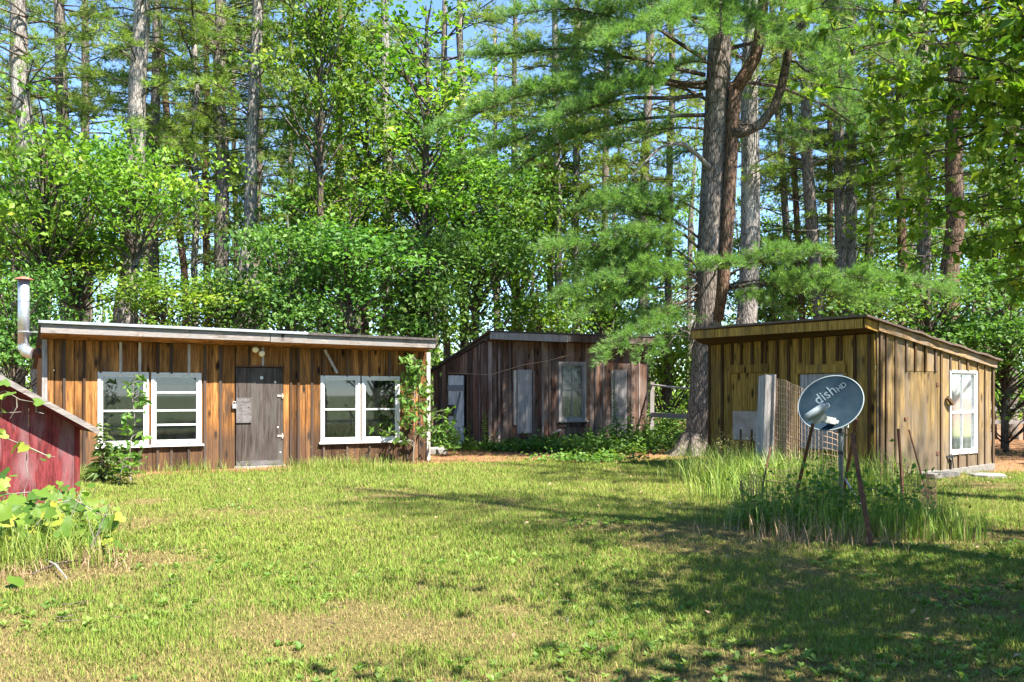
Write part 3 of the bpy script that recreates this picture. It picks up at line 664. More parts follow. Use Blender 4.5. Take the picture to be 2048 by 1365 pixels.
# concrete step and flat stones in front of its door
st_ = G(1875, 957); cb = MB(); R_ = Matrix.Rotation(math.atan2(RS.d.y, RS.d.x), 3, 'Z')
cb.box(st_+Vector((0,.1,.045)), (.42, .22, .05), R_)
stp = cb.build('concrete_step', M['concrete']); tag(stp, 'low round-edged concrete step below the door of the mustard shed', 'step')
for k in range(5): MB().box(st_ + R_ @ Vector((-.12+.11*k, -.125, .035)) + Vector((0,0,0)), (.028, .012, .03), R_).build('core_shade_block', M['dark_in'], stp)  # solid dark blocks, their colour stands for the shade inside the cores
def stone(c, r, h, label):
    m = MB(); n = 9; ring = [(math.cos(2*math.pi*k/n)*r[0]*random.uniform(.8,1.15), math.sin(2*math.pi*k/n)*r[1]*random.uniform(.8,1.15)) for k in range(n)]
    for s_, z in ((1.05, -.05), (1.0, h*.7), (.82, h)):
        for x, y in ring: m.v.append((c.x+x*s_, c.y+y*s_, c.z+z+random.uniform(-.01,.01)))
    for i in range(2):
        for k in range(n): m.f.append((i*n+k, i*n+(k+1)%n, (i+1)*n+(k+1)%n, (i+1)*n+k))
    m.f.append(tuple(2*n+k for k in range(n))); return tag(m.build('flat_stone', M['stone']), label, 'stone')
stone(G(1978, 957), (.26, .2), .08, 'larger pale flat stone near the back corner of the mustard shed')
stone(G(1950, 951), (.16, .14), .05, 'smaller flat stone just left of the pale stone by the mustard shed')
stone(G(872, 908), (.3, .2), .16, 'low grey stone at the right foot of the long shed')

# ------------------------------------------------------------------ the red shed at the left edge
QW = Wall(tuple(G(-75, 1030).xy), tuple(G(149, 1016).xy))
rd_ = empty('red_shed', QW.pt(QW.len,0,0), 'small faded red painted shed cut off by the left edge', 'shed')
qt = lambda u: QW.pix(149, 852)[1] + (QW.pix(8, 775)[1]-QW.pix(149, 852)[1])*(QW.len-u)/(QW.len-QW.u(8))
qe = [0, QW.u(3), QW.u(58), QW.u(100), QW.len]
for a, b in zip(qe[:-1], qe[1:]):
    QW.part('panel', M['red'], rd_, a+.002, b-.002, -.05, qt(a)-.0, -.02, .0, z1b=qt(b), jit=.003)
QW.part('corner_board', M['red_dark'], rd_, QW.len-.0, QW.len+.06, -.05, qt(QW.len)-.02, -.05, .012)
m = MB(); QW.box(m, QW.len-.03, QW.len+.05, -.05, qt(QW.len)-.05, -1.6, -.055); m.build('side_wall', M['red_dark'], rd_)
m = MB(); QW.box(m, -.02, .03, -.05, qt(0)-.05, -1.6, -.03); m.build('side_wall', M['red_dark'], rd_)
m = MB(); QW.box(m, .03, QW.len-.03, -.05, qt(QW.len)-.1, -1.6, -1.56); m.build('back_wall', M['red_dark'], rd_)
ue = QW.u(192); zt = lambda u: qt(u)+.055
def qslab(name, mat, u0, u1, w0, w1, z0, z1):
    c = [QW.pt(u0, zt(u0)+z0, w0), QW.pt(u1, zt(u1)+z0, w0), QW.pt(u1, zt(u1)+z0, w1), QW.pt(u0, zt(u0)+z0, w1)]
    c = [c[3], c[2], c[1], c[0]]; m = MB(); m.hexa(c + [p+Vector((0,0,z1-z0)) for p in c]); return m.build(name, mat, rd_)
qslab('roof_deck', M['red_dark'], -.2, ue-.16, -1.7, .22, -.05, .0)
qslab('roof', M['dark_roof'], -.2, ue, -1.75, .20, .004, .035)
qslab('rake_board', M['grey_fascia'], -.2, ue, .222, .25, -.02, .055)

# ------------------------------------------------------------------ trees: shared crown meshes
def curve_pts(a, b, sag, n=5, wob=.0):
    a = Vector(a); b = Vector(b); L = (b-a).length; r = []
    for i in range(n+1):
        t = i/n; p = a.lerp(b, t); p.z += sag*4*t*(1-t)
        if 0 < i < n and wob: p += Vector((random.uniform(-wob,wob), random.uniform(-wob,wob), random.uniform(-wob,wob)))*L
        r.append(p)
    return r
def pine_branch(mb, p0, ang, L, rise, tufts, wid=.42, den=9, r0=.03, n=5):
    "one flat spray of white pine: a limb, side twigs and tufts along them"
    d = Vector((math.cos(ang), math.sin(ang), 0)); p1 = Vector(p0) + d*L + Vector((0,0,rise))
    pts = curve_pts(p0, p1, .08*L, 4, .02); mb.tube(pts, [r0*(1-.75*i/4) for i in range(5)], 4, False)
    for k in range(int(L*den)):
        t = random.uniform(.28, 1.0); i = min(3, int(t*4)); b = pts[i].lerp(pts[i+1], t*4-i)
        s = random.choice((-1, 1)); a2 = ang + s*random.uniform(.5, 1.1); tl = wid*L*(1.15-t)*random.uniform(.4, 1.1)*.8 + .12
        td = Vector((math.cos(a2), math.sin(a2), random.uniform(-.05, .25)))
        e = b + td*tl
        if k % 2 == 0: mb.tube([b, e], [.008, .004], 3, False)
        m = max(2, int(tl/.11))
        for j in range(m):
            f = (j+1)/m
            if f < .25: continue
            q_ = b + td*(tl*f); tufts.append((q_.x+random.gauss(0,.03), q_.y+random.gauss(0,.03), q_.z+random.gauss(0,.035), td.x, td.y, td.z+.35))
def pine_crown(seed, z0, z1, rmax, ntw, L=.20, w=.017, nn=11, den=7, gap=.62):
    random.seed(seed); mb = MB(); tf = []; z = z0
    while z < z1:
        f = (z-z0)/(z1-z0); R = rmax*(.55+.45*math.sin(min(1, f*2.2+.25)*math.pi*.5))*(1-.75*max(0, f-.45)/.55)
        for k in range(random.choice((2, 3, 3, 4))):
            l = R*random.uniform(.55, 1.1)
            pine_branch(mb, (0,0,z+random.uniform(-.2,.2)), random.uniform(0, 2*math.pi), l, random.uniform(-.12,.22)*l, tf, .40, den, .016+.006*l)
        z += gap*random.uniform(.7, 1.3)*(1 if z < z0+9 else 1.6)
    t = np.array(tf); v, f = needles(t[:, :3], unit(t[:, 3:]), nn, L, w, .95)
    return mb, v, f, np.repeat(rng.random(len(t))*.7, nn) + rng.random(len(t)*nn)*.3
class Proto: pass
def mk_pine(seed, *a, **k):
    mb, v, f, r = pine_crown(seed, *a, **k); p = Proto(); o = np_mesh('crown', v, f, M['pine'], rnd=r); p.crown = o.data
    l = mb.build('limbs', M['branch']); p.limbs = l.data
    for x in (o, l): bpy.data.objects.remove(x)
    return p
PINES = [mk_pine(11, 0, 11, 2.9, 0), mk_pine(12, 0, 10.5, 2.4, 0), mk_pine(13, 0, 11.5, 3.2, 0, den=6), mk_pine(14, 0, 10, 2.0, 0, gap=.7)]
# sparse understorey pine sprays (few living boughs low on the stem)
SPRAY = [mk_pine(21, 0, 5, 2.2, 0, gap=1.0, den=7), mk_pine(22, 0, 4, 1.8, 0, gap=1.2, den=8)]
def broadleaf(seed, rx, rz, ncl, nl, leaf, r_cl=.55, mat='leaf', trunk_h=2.0, flat=.5, asp=.62):
    "crown about the origin at trunk top; clumps of leaves in an uneven egg, limbs reaching to them"
    random.seed(seed); mb = MB(); cs = []
    rg = np.random.default_rng(seed)
    for k in range(ncl):
        while True:
            p = rg.uniform(-1, 1, 3)
            r = np.linalg.norm(p)
            if .25 < r < 1: break
        lump = .80 + .48*math.sin(3*math.atan2(p[1], p[0])+seed) * math.cos(2.5*p[2]+seed)
        cs.append(np.array([p[0]*rx*lump, p[1]*rx*lump, p[2]*rz*lump + rz]))
    for c in cs:
        b = Vector((0, 0, max(-.3, c[2]-np.hypot(c[0], c[1])*.8 - .4))); e = Vector(c)
        mb.tube(curve_pts(b, e, .06, 3, .05), [.028, .02, .012, .006], 4, False)
    mb.tube([(0,0,-.4), (.03,.02,rz*.6), (-.04,.03,rz*1.2), (0,0,rz*1.75)], [.085, .07, .045, .012], 7, False, .05)
    C_ = []; TN = []
    for c in cs:
        rr = r_cl*rg.uniform(.6, 1.3); n = int(nl*rg.uniform(.6, 1.3)*(rr/r_cl)**1.3)
        q_ = rg.normal(size=(n, 3))*np.array([rr*.66, rr*.66, rr*flat*.5]); q_[:, 2] -= .25*np.hypot(q_[:, 0], q_[:, 1])**2; C_.append(c + q_); TN.append(np.clip(rg.normal(.45, .2) + rg.normal(0, .14, n), 0, 1))
    C_ = np.concatenate(C_); v, f = leaves(C_, leaf, asp, 1.0)
    # per-leaf tone: clump tone plus leaf tone
    tone = np.concatenate(TN)
    p = Proto(); o = np_mesh('crown', v, f, M[mat], rnd=np.repeat(tone, 2)); p.crown = o.data
    l = mb.build('limbs', M['branch']); p.limbs = l.data
    for x in (o, l): bpy.data.objects.remove(x)
    return p
BL = [broadleaf(31, 1.9, 3.2, 84, 70, .135, .5), broadleaf(32, 2.3, 2.0, 64, 72, .135, .52), broadleaf(33, 2.2, 1.3, 52, 68, .13, .48), broadleaf(34, 1.5, 4.2, 72, 62, .13, .45)]
BD = [broadleaf(41, 1.9, 1.7, 66, 75, .125, .5, mat='leaf_dark'), broadleaf(42, 2.1, 2.5, 74, 72, .13, .5, mat='leaf_dark'), broadleaf(43, 1.6, 1.0, 54, 70, .115, .45, mat='leaf_dark')]
def put(me, name, parent, loc, rz, sc):
    o = bpy.data.objects.new(name, me); COL.objects.link(o); o.parent = parent
    o.location = Vector(loc) - parent.location; o.rotation_euler = (0, 0, rz); o.scale = sc; o['kind'] = 'stuff'; return o

# ------------------------------------------------------------------ pines, traced trunk by trunk
# (x at row 60, x at row 450, x at row 620, width in photo px at row 450, distance, bark, live crown height, words)
PN = [
 (33, 66, 80, 38, 25.5, 'bark_grey', 10.5, 'thick grey pine leaning left'),
 (118, 128, 134, 26, 29, 'bark', 9.0, 'dark straight pine'),
 (170, 171, 170, 17, 36, 'bark', 10.0, 'slim dark pine'),
 (30, 33, 36, 20, 33, 'bark', 11.0, 'slim shaded pine'),
 (284, 262, 252, 37, 25, 'bark_grey', 11.5, 'thick grey pine leaning right'),
 (314, 308, 303, 20, 30, 'bark', 9.5, 'straight dark pine'),
 (318, 358, 374, 14, 33, 'bark_red', 12.0, 'slender pine leaning left'),
 (387, 388, 390, 13, 26.5, 'bark_grey', 13.0, 'very slim pale pine'),
 (412, 413, 414, 14, 33, 'bark_red', 11.0, 'slim reddish pine'),
 (438, 443, 444, 27, 26.5, 'bark', 10.5, 'sturdy brown pine'),
 (467, 470, 473, 10, 40, 'bark', 10.0, 'thread thin far pine'),
 (513, 498, 490, 26, 26, 'bark_grey', 11.0, 'sturdy pale pine with sunlit foot'),
 (523, 516, 513, 15, 31, 'bark', 10.0, 'dark half hidden pine'),
 (583, 584, 586, 12, 34, 'bark', 9.0, 'slim pine with leafy boughs'),
 (636, 637, 640, 13, 38, 'bark', 9.0, 'slim pine veiled by maple leaves'),
 (680, 680, 680, 16, 33, 'bark_red', 9.5, 'reddish pine with pale foot'),
 (708, 710, 712, 11, 40, 'bark', 10.0, 'thin far pine'),
 (770, 771, 772, 20, 30, 'bark_grey', 9.0, 'pale sunlit pine'),
 (888, 889, 890, 14, 34, 'bark', 9.5, 'slim grey pine'),
 (922, 925, 927, 16, 31, 'bark', 8.5, 'straight dark pine'),
 (990, 992, 992, 9, 45, 'bark', 9.0, 'thread thin far pine'),
 (1029, 1030, 1030, 12, 38, 'bark', 9.5, 'thin shaded pine'),
 (1110, 1116, 1120, 15, 33, 'bark_grey', 9.0, 'slim pine with white lit foot'),
 (1154, 1152, 1152, 16, 34, 'bark_grey', 10.5, 'grey straight pine'),
 (1214, 1210, 1206, 14, 35, 'bark', 9.5, 'slim brown pine'),
 (1298, 1288, 1286, 19, 31, 'bark', 10.0, 'dark pine with forked boughs'),
 (1342, 1338, 1337, 14, 36, 'bark', 9.0, 'slim far pine near the rail fence'),
 (1499, 1496, 1493, 38, 25, 'bark_grey', 12.0, 'thick grey pine'),
 (1548, 1570, 1582, 14, 33, 'bark', 10.0, 'slim dark pine leaning left'),
 (1566, 1592, 1604, 12, 31, 'bark_red', 11.0, 'thin reddish pine leaning left'),
 (1604, 1622, 1636, 24, 28, 'bark', 11.0, 'brown pine leaning left'),
 (1661, 1661, 1661, 12, 36, 'bark_red', 9.5, 'thin reddish pine'),
 (1672, 1680, 1682, 22, 28, 'bark', 10.0, 'straight brown pine'),
 (1702, 1703, 1703, 22, 29, 'bark_grey', 10.0, 'straight pale pine'),
 (1743, 1740, 1738, 16, 31, 'bark', 10.5, 'slim dark pine'),
 (1795, 1802, 1806, 18, 29, 'bark_red', 10.0, 'reddish pine'),
 (1846, 1849, 1848, 26, 27, 'bark', 10.0, 'sturdy dark pine'),
 (1914, 1907, 1902, 36, 25.5, 'bark_red', 10.5, 'thick pine showing a split trunk'),
 (1975, 1974, 1974, 16, 34, 'bark', 9.0, 'slim pine behind hanging leaves'),
 (2030, 2026, 2024, 20, 30, 'bark', 9.0, 'brown pine at the right edge'),
]
def region(x): return ('behind the long shed' if x < 600 else 'left of the twin pine' if x < 1420 else 'behind the mustard shed')
ordw = ['first','second','third','fourth','fifth','sixth','seventh','eighth','ninth','tenth','eleventh','twelfth','thirteenth','fourteenth','fifteenth','sixteenth']
rank = {}
for reg in set(region(p[1]) for p in PN):
    for i, p in enumerate(sorted([p for p in PN if region(p[1]) == reg], key=lambda p: p[1])): rank[id(p)] = ordw[i]
def pine(p, idx):
    x0, x1, x2, w, D, bark, cz, words = p
    random.seed(idx*7+1)
    base = P(x2 + (x2-x1)*.9, 800, D); base.z = 0
    t = empty('pine_tree', base, f'{words}, {rank[id(p)]} from the left {region(x1)}', 'tree', 'tall pines behind the sheds')
    pa, pb, pc = P(x0, 60, D), P(x1, 450, D), P(x2, 620, D)
    top = pa + (pa-pb)*.55; top.z = cz+10
    r = w/FPX*D/2
    path = [base+Vector((0,0,-.15)), base+Vector((0,0,.25)), base.lerp(pc, .6), pc, pc.lerp(pb,.5), pb, pb.lerp(pa,.35), pb.lerp(pa,.7), pa, pa.lerp(top,.5), top]
    path = [q_ + Vector((random.gauss(0,.035), random.gauss(0,.05), 0))*(1 if 1 < i_ < 10 else 0) for i_, q_ in enumerate(path)]
    rad = [r*1.55, r*1.25, r*1.08, r*1.05, r*1.02, r, r*.95, r*.9, r*.84, r*.5, r*.08]
    mb = MB(); mb.tube(path, rad, 12, True, .045); mb.build('trunk', M[bark], t, True)
    # dead snags
    tw = MB()
    for k in range(random.randint(12, 22)):
        f = random.uniform(0, 1); i = random.choice((4, 5, 6, 7, 8)); q_ = path[i].lerp(path[i+1], f) if i < 9 else path[i]
        a = random.uniform(0, 2*math.pi); l = random.uniform(.5, 1.9)
        e = q_ + Vector((math.cos(a)*l, math.sin(a)*l, random.uniform(-.25,.35)*l))
        pts = curve_pts(q_, e, random.uniform(-.1,.12)*l, 3, .03); tw.tube(pts, [.018, .012, .008, .004], 4, False)
        for s_ in range(2):
            b = pts[random.choice((1,2))]; tw.tube([b, b+Vector((random.uniform(-.4,.4), random.uniform(-.4,.4), random.uniform(-.3,.2)))], [.006, .002], 3, False)
    tw.build('dead_branches', M['twig'], t)['kind'] = 'stuff'
    pr = PINES[(idx*3+idx//4) % 4]; at = path[6] if cz < 8 else path[8]; s = random.uniform(.85, 1.15)*(1.15 if D > 32 else 1)
    zc = cz*random.uniform(.70, .88)
    f = (zc-pb.z)/(pa.z-pb.z); c = pb + (pa-pb)*f; c.z = zc; rz_ = random.uniform(0, 6.28)
    for me, nm in ((pr.crown, 'crown'), (pr.limbs, 'limbs')): put(me, nm, t, c, rz_, (s, s, s))
    for rep in range(1 + idx % 2):
        sp_ = SPRAY[(idx+rep) % 2]; z = random.uniform(5.0, 9.0); f = (z-pb.z)/(pa.z-pb.z); c = pb + (pa-pb)*f; c.z = z; rz_ = random.uniform(0, 6.28)
        for me, nm in ((sp_.crown, 'low_spray'), (sp_.limbs, 'low_limbs')): put(me, nm, t, c, rz_, (1,1,1))
for i, p in enumerate(PN): pine(p, i)

# ------------------------------------------------------------------ broadleaf trees and bushes behind the sheds
# (crown centre px x, y, half width px, half height px, distance, proto, words)
BT = [
 (640, 150, 125, 250, 25.0, BL[0], 'tall bright green maple, its crown reaching the top of the frame'),
 (730, 330, 110, 190, 27.0, BL[3], 'slender maple just right of the tall bright maple'),
 (852, 250, 130, 220, 26.5, BL[3], 'tall thin stemmed maple above the gap between long and dark sheds'),
 (90, 385, 185, 130, 23.6, BL[1], 'wide leafy maple above the stovepipe'),
 (270, 375, 140, 95, 23.2, BL[2], 'flat crowned maple crossing the thick grey pine'),
 (160, 500, 140, 80, 24.5, BL[2], 'low maple boughs behind the left end of the long shed'),
 (25, 640, 110, 95, 22.0, BD[0], 'dark bush left of the stovepipe'),
 (330, 600, 130, 60, 22.8, BL[2], 'low green bush just above the roof of the long shed'),
 (455, 605, 90, 62, 23.6, BD[2], 'small bush between the sturdy pines over the long roof'),
 (575, 560, 110, 100, 23.8, BD[0], 'rounded bush over the middle of the long roof'),
 (700, 540, 140, 130, 24.6, BD[1], 'dense dark maple over the right half of the long roof'),
 (620, 440, 110, 100, 26.5, BL[1], 'mid height leafy tree right of the sturdy pale pine'),
 (830, 570, 120, 110, 26.0, BD[0], 'dense dark bush behind the right end of the long shed'),
 (950, 520, 130, 150, 29.5, BD[1], 'dark leafy tree behind the peak of the dark shed'),
 (1035, 440, 120, 130, 32.0, BL[1], 'mid green leafy tree right of the dark shed peak'),
 (920, 370, 120, 130, 30.5, BD[1], 'shaded maple among slim pines above the dark shed'),
 (1075, 640, 120, 70, 31.0, BL[2], 'sunlit yellow green bush behind the dark shed roof'),
 (1330, 720, 110, 90, 33.0, BL[2], 'sunlit bush in the gap beside the rail fence'),
 (1690, 560, 140, 70, 31.0, BL[2], 'sunlit low tree behind the roof of the mustard shed'),
 (1545, 560, 90, 90, 33.0, BD[0], 'small leafy tree right of the twin stemmed pine'),
 (1860, 650, 150, 95, 23.5, BD[0], 'dark leafy bush behind the sloping roof of the mustard shed'),
 (2010, 690, 130, 130, 22.6, BD[1], 'dense dark tree right of the mustard shed'),
 (1760, 600, 100, 70, 26.5, BL[2], 'mid green bush above the front corner of the mustard shed'),
 (-110, 470, 150, 200, 27.0, BL[1], 'leafy tree just outside the left edge of the frame'),
 (-230, 620, 150, 110, 25.0, BD[0], 'dark bush outside the left edge of the frame'),
 (1210, 560, 140, 110, 35.0, BL[1], 'far bright leafy tree behind the hanging pine boughs'),
 (1990, 520, 120, 110, 29.0, BL[1], 'leafy tree behind the hanging orchard leaves at the right edge'),
 (1100, 330, 100, 140, 36.0, BL[3], 'tall far leafy tree left of the grey straight pine'),
]
PHALF = {}
def bbox_half(me):
    if me.name not in PHALF:
        a = np.empty(len(me.vertices)*3, dtype=np.float32); me.vertices.foreach_get('co', a); a = a.reshape(-1, 3)
        PHALF[me.name] = (np.percentile(np.abs(a[:, 0]), 96), np.percentile(a[:, 2], 2), np.percentile(a[:, 2], 98))
    return PHALF[me.name]
def leafy(k, x, y, hw, hh, D, pr, words):
    random.seed(500+k); c = P(x, y, D); hx, z0, z1 = bbox_half(pr.crown)
    sx = hw/FPX*D/hx; sz = 2*hh/FPX*D/(z1-z0); sx = min(max(sx, .5*sz), 2.2*sz)
    base = Vector((c.x, c.y, 0)); zc = c.z - (z0+z1)/2*sz
    t = empty('leafy_tree' if c.z > 3.2 else 'bush', base, words, 'tree' if c.z > 3.2 else 'bush', 'leafy trees and bushes under the pines')
    rz_ = random.uniform(0, 6.28)
    for me, nm in ((pr.crown, 'crown'), (pr.limbs, 'limbs')): put(me, nm, t, (c.x, c.y, zc), rz_, (sx, sx, sz))
    r = .035+.012*hh/FPX*D; m = MB()
    if zc > .2: m.tube([base+Vector((0,0,-.1)), base+Vector((random.uniform(-.1,.1),.05,zc*.5)), Vector((c.x, c.y, zc+.1))], [r*1.4, r*1.1, r], 7, True, .05)
    else: m.tube([base+Vector((0,0,-.1)), base+Vector((0,0,max(.3, c.z)))], [r, r*.6], 7)
    m.build('trunk', M['branch'], t, True)
for k, b in enumerate(BT): leafy(k, *b)

# ------------------------------------------------------------------ far woods behind, one mass
random.seed(77); rg = np.random.default_rng(77); fv = []; tr = MB()
for k in range(95):
    D = rg.uniform(48, 95); X_ = rg.uniform(-.75, .75)*D; h = rg.uniform(13, 21); r = rg.uniform(.12, .24)
    tr.tube([(X_, D, -.2), (X_+rg.uniform(-.5,.5), D, h*.6), (X_+rg.uniform(-.8,.8), D, h)], [r, r*.8, r*.15], 6, False)
    n = int(rg.uniform(30, 48)); z0 = rg.uniform(.38, .55)*h
    for j in range(n):
        z = rg.uniform(z0, h); R = (2.6 if z < h*.8 else 1.4)*rg.uniform(.4, 1.0); a = rg.uniform(0, 6.28)
        q_ = np.array([X_+math.cos(a)*R, D+math.sin(a)*R, z]); fv.append(q_ + rg.normal(size=(34, 3))*np.array([.75, .75, .22]))
for k in range(430):
    D = rg.uniform(38, 85) if k < 300 else rg.uniform(46, 70); X_ = rg.uniform(-.8, .8)*D; R = rg.uniform(.8, 1.8); H_ = rg.uniform(.6, 3.4) if k < 150 else rg.uniform(2.0, 6.0) if k < 300 else rg.uniform(.8, 3.6)
    fv.append(np.array([X_, D, H_]) + rg.normal(size=(220, 3))*np.array([R, R, min(1.6, H_*.42+.25)]))
C_ = np.concatenate(fv); C_ = C_[C_[:, 2] > .05]
v, f = leaves(C_, .30, .5, .6)
fw = np_mesh('far_woods', v, f, M['leaf'], rnd=np.repeat(np.clip(rg.normal(.5, .2, len(C_)), 0, 1), 2))
tag(fw, 'distant mass of sunlit woodland foliage behind the nearer trees', 'woods', kind='stuff')
o = tr.build('far_trunks', M['bark'], fw); o['kind'] = 'stuff'

# ------------------------------------------------------------------ the big twin-stemmed pine
random.seed(5); BD_ = 21.6
bp = empty('twin_stemmed_pine', (P(1405, 800, BD_).x, BD_, 0), 'massive twin stemmed pine with low feathery boughs left of the mustard shed', 'tree')
m = MB()
rows = [(1396, 922, 46), (1398, 900, 38), (1403, 860, 32), (1408, 780, 29), (1412, 680, 27.5), (1418, 590, 28), (1422, 500, 27), (1427, 380, 25.5), (1432, 270, 25), (1437, 150, 24), (1441, 20, 22), (1446, -200, 18), (1450, -600, 10), (1452, -900, 3)]
m.tube([P(x, y, BD_) for x, y, w in rows], [w/FPX*BD_ for x, y, w in rows], 16, True, .03); m.build('trunk', M['bark'], bp, True)
m = MB(); fl = P(1396, 915, BD_)          # root flares
for a in (2.6, 3.6, 4.4, 5.3, .2): m.tube([fl+Vector((math.cos(a)*.25, math.sin(a)*.25, .5)), fl+Vector((math.cos(a)*.5, math.sin(a)*.5, .1)), fl+Vector((math.cos(a)*.95, math.sin(a)*.95, -.08))], [.16, .15, .06], 8, False, .06)
m.build('root_flare', M['bark'], bp, True)
m = MB(); r2 = [(1436, 640, 10), (1448, 560, 12), (1456, 440, 12.5), (1462, 330, 12.5), (1467, 230, 13), (1472, 170, 13)]
m.tube([P(x, y, BD_-.28) for x, y, w in r2], [w/FPX*BD_ for x, y, w in r2], 12, True, .04)
r3 = [(1470, 180, 13), (1490, 150, 13), (1510, 115, 12.5), (1519, 80, 12), (1524, 30, 11), (1532, -60, 10), (1540, -300, 6)]
m.tube([P(x, y, BD_-.3) for x, y, w in r3], [w/FPX*BD_ for x, y, w in r3], 10, True, .04)
m.build('second_stem', M['bark_red'], bp, True)
m = MB(); r4 = [(1462, 268, 11), (1490, 264, 10.5), (1520, 250, 10), (1548, 215, 9.5), (1564, 170, 9), (1576, 110, 8), (1590, 65, 7.5), (1620, 35, 7), (1650, 10, 6), (1700, -40, 4)]
m.tube([P(x, y, BD_-.35-.02*i) for i, (x, y, w) in enumerate(r4)], [w/FPX*BD_ for x, y, w in r4], 9, True, .05); m.build('curved_limb', M['branch'], bp, True)
m = MB(); m.tube([P(1418, 335, 21.3), P(1395, 310, 21), P(1370, 290, 20.8), P(1345, 287, 20.6), P(1318, 297, 20.5), P(1285, 330, 20.3), P(1262, 355, 20.2)], [.06, .05, .045, .04, .03, .02, .01], 6, False, .06)
m.tube([P(1345, 287, 20.6), P(1325, 283, 20.4), P(1308, 270, 20.3)], [.02, .014, .008], 5, False); m.build('dead_limb', M['twig'], bp, True)
BB = [  # boughs: start px (x,y), end px (x,y), end distance, width m, thickness, tuft amount
 (1400,545,1090,500,19.5,1.0,1), (1400,560,1120,600,19.8,1.0,1), (1402,500,1180,415,19.8,1.0,1), (1402,480,1240,385,20.3,.9,1), (1398,580,1150,645,19.6,.9,1),
 (1398,600,1215,720,19.4,.75,1), (1398,585,1290,715,19.6,.7,.9), (1400,550,1170,540,20.6,1.1,1), (1400,560,1290,560,20.2,.8,1), (1405,430,1310,400,20.6,.7,.8), (1400,540,1250,470,19.9,1.0,1), (1400,560,1225,560,19.6,1.0,1),
 (1440,580,1900,590,18.4,.9,1), (1440,560,1640,505,19.6,.8,.9), (1440,590,1560,625,20.2,.7,.9), (1440,585,1760,610,19.0,.9,1), (1440,570,1560,500,20.6,.7,.9), (1440,575,1680,600,20.0,.8,1), (1425,560,1450,530,19.6,.7,1),
 (1410,175,870,265,19.5,1.1,.9), (1410,150,960,110,20.0,1.1,.9), (1405,190,920,330,20.3,1.0,.8), (1410,120,1030,30,19.4,1.1,.9), (1412,165,1100,250,19.2,1.0,.9), (1415,60,1130,-30,19.8,1.0,.9),
 (1420,40,1210,90,18.6,1.0,1), (1430,20,1330,60,18.6,.9,1), (1440,10,1440,70,18.8,.9,1), (1430,130,1270,200,19.6,.9,.8), (1420,260,1210,300,20.4,.8,.7), (1420,230,1000,360,20.6,.9,.7), (1415,200,1080,180,20.9,1.1,.8),
 (1445,0,1560,90,19.2,.9,1), (1445,-20,1640,60,19.0,1.0,1), (1450,-30,1530,-10,18.6,1.0,1), (1520,60,1640,150,19.6,.8,.8), (1590,70,1700,190,19.6,.8,.8), (1470,250,1600,290,21.8,.6,.6), (1430,300,1340,330,22.4,.7,.7),
 (1570,120,1720,260,20.2,.7,.7), (1420,-60,1250,-10,19.2,1.0,1), (1440,-150,1180,-120,19.0,1.2,1), (1440,-200,1600,-150,18.8,1.2,1), (1440,-300,1350,-330,18.6,1.3,1), (1440,-420,1700,-420,19.5,1.3,1), (1440,-520,1250,-560,20,1.2,1), (1445,-350,1500,-250,25,1.3,.8), (1445,-600,1560,-650,22,1.2,.8),
 (1440,-450,1650,-520,24,1.2,.8), (1440,-250,1100,-260,21,1.2,.8), (1440,-100,1900,-60,19.5,1.1,.9), (1440,-60,1800,60,19.8,1.0,.8), (1450,100,1850,160,23.5,1.0,.6), (1450,170,1800,330,24,.9,.5),
]
lm = MB(); T = []
for (x0, y0, x1, y1, De, wd, am) in BB:
    a = P(x0, y0, BD_); b = P(x1, y1, De); L_ = (b-a).length; sag = random.uniform(.05, .12)*L_
    pts = curve_pts(a, b, sag, 7, .012); lm.tube(pts, [max(.006, (.014+.0075*L_)*(1-i/7.5)) for i in range(8)], 5, False)
    dm_ = (b-a).normalized(); ang = math.atan2(dm_.y, dm_.x)
    for k in range(int(L_*24*am)):
        t_ = random.uniform(.22, 1.0)**.8; i = min(6, int(t_*7)); bpnt = pts[i].lerp(pts[i+1], t_*7-i); s_ = random.choice((-1, 1))
        a2 = ang + s_*random.uniform(.35, 1.2); tl = wd*(1.25-t_)*random.uniform(.35, 1.15) + .18
        td = Vector((math.cos(a2), math.sin(a2), dm_.z*.6 + random.uniform(-.22, .34))).normalized(); e = bpnt + td*tl
        if k % 2 == 0: lm.tube([bpnt, bpnt.lerp(e, .5)+Vector((0,0,-.02)), e], [.010, .007, .003], 3, False)
        mm_ = max(2, int(tl/.095))
        for j in range(mm_):
            f_ = (j+1)/mm_
            if f_ < .2: continue
            q_ = bpnt + td*(tl*f_); T.append((q_.x+random.gauss(0,.03), q_.y+random.gauss(0,.03), q_.z+random.gauss(0,.04), td.x, td.y, td.z+.3))
lm.build('limbs', M['branch'], bp)['kind'] = 'stuff'
T = np.array(T); print('big pine tufts', len(T))
v, f = needles(T[:, :3], unit(T[:, 3:]), 16, .16, .0105, .85)
np_mesh('crown', v, f, M['bigpine'], bp, rnd=np.clip(np.repeat(rng.random(len(T))*.6, 16) + rng.random(len(T)*16)*.4, 0, 1))
# bare brown twigs below the lowest boughs
tw = MB()
for k in range(46):
    s_ = random.choice((0, 0, 1)); a = P(random.uniform(1395, 1405) if s_ == 0 else 1440, random.uniform(540, 690), BD_)
    b = P(random.uniform(1240, 1380) if s_ == 0 else random.uniform(1470, 1580), random.uniform(600, 720), random.uniform(20.4, 22.2))
    pts = curve_pts(a, b, .12, 4, .04); tw.tube(pts, [.014, .011, .008, .005, .002], 4, False)
    for j in range(3): q_ = random.choice(pts[1:]); tw.tube([q_, q_+Vector((random.uniform(-.3,.3), random.uniform(-.3,.3), random.uniform(-.25,.1)))], [.005, .001], 3, False)
tw.build('dead_twigs', M['twig'], bp)['kind'] = 'stuff'

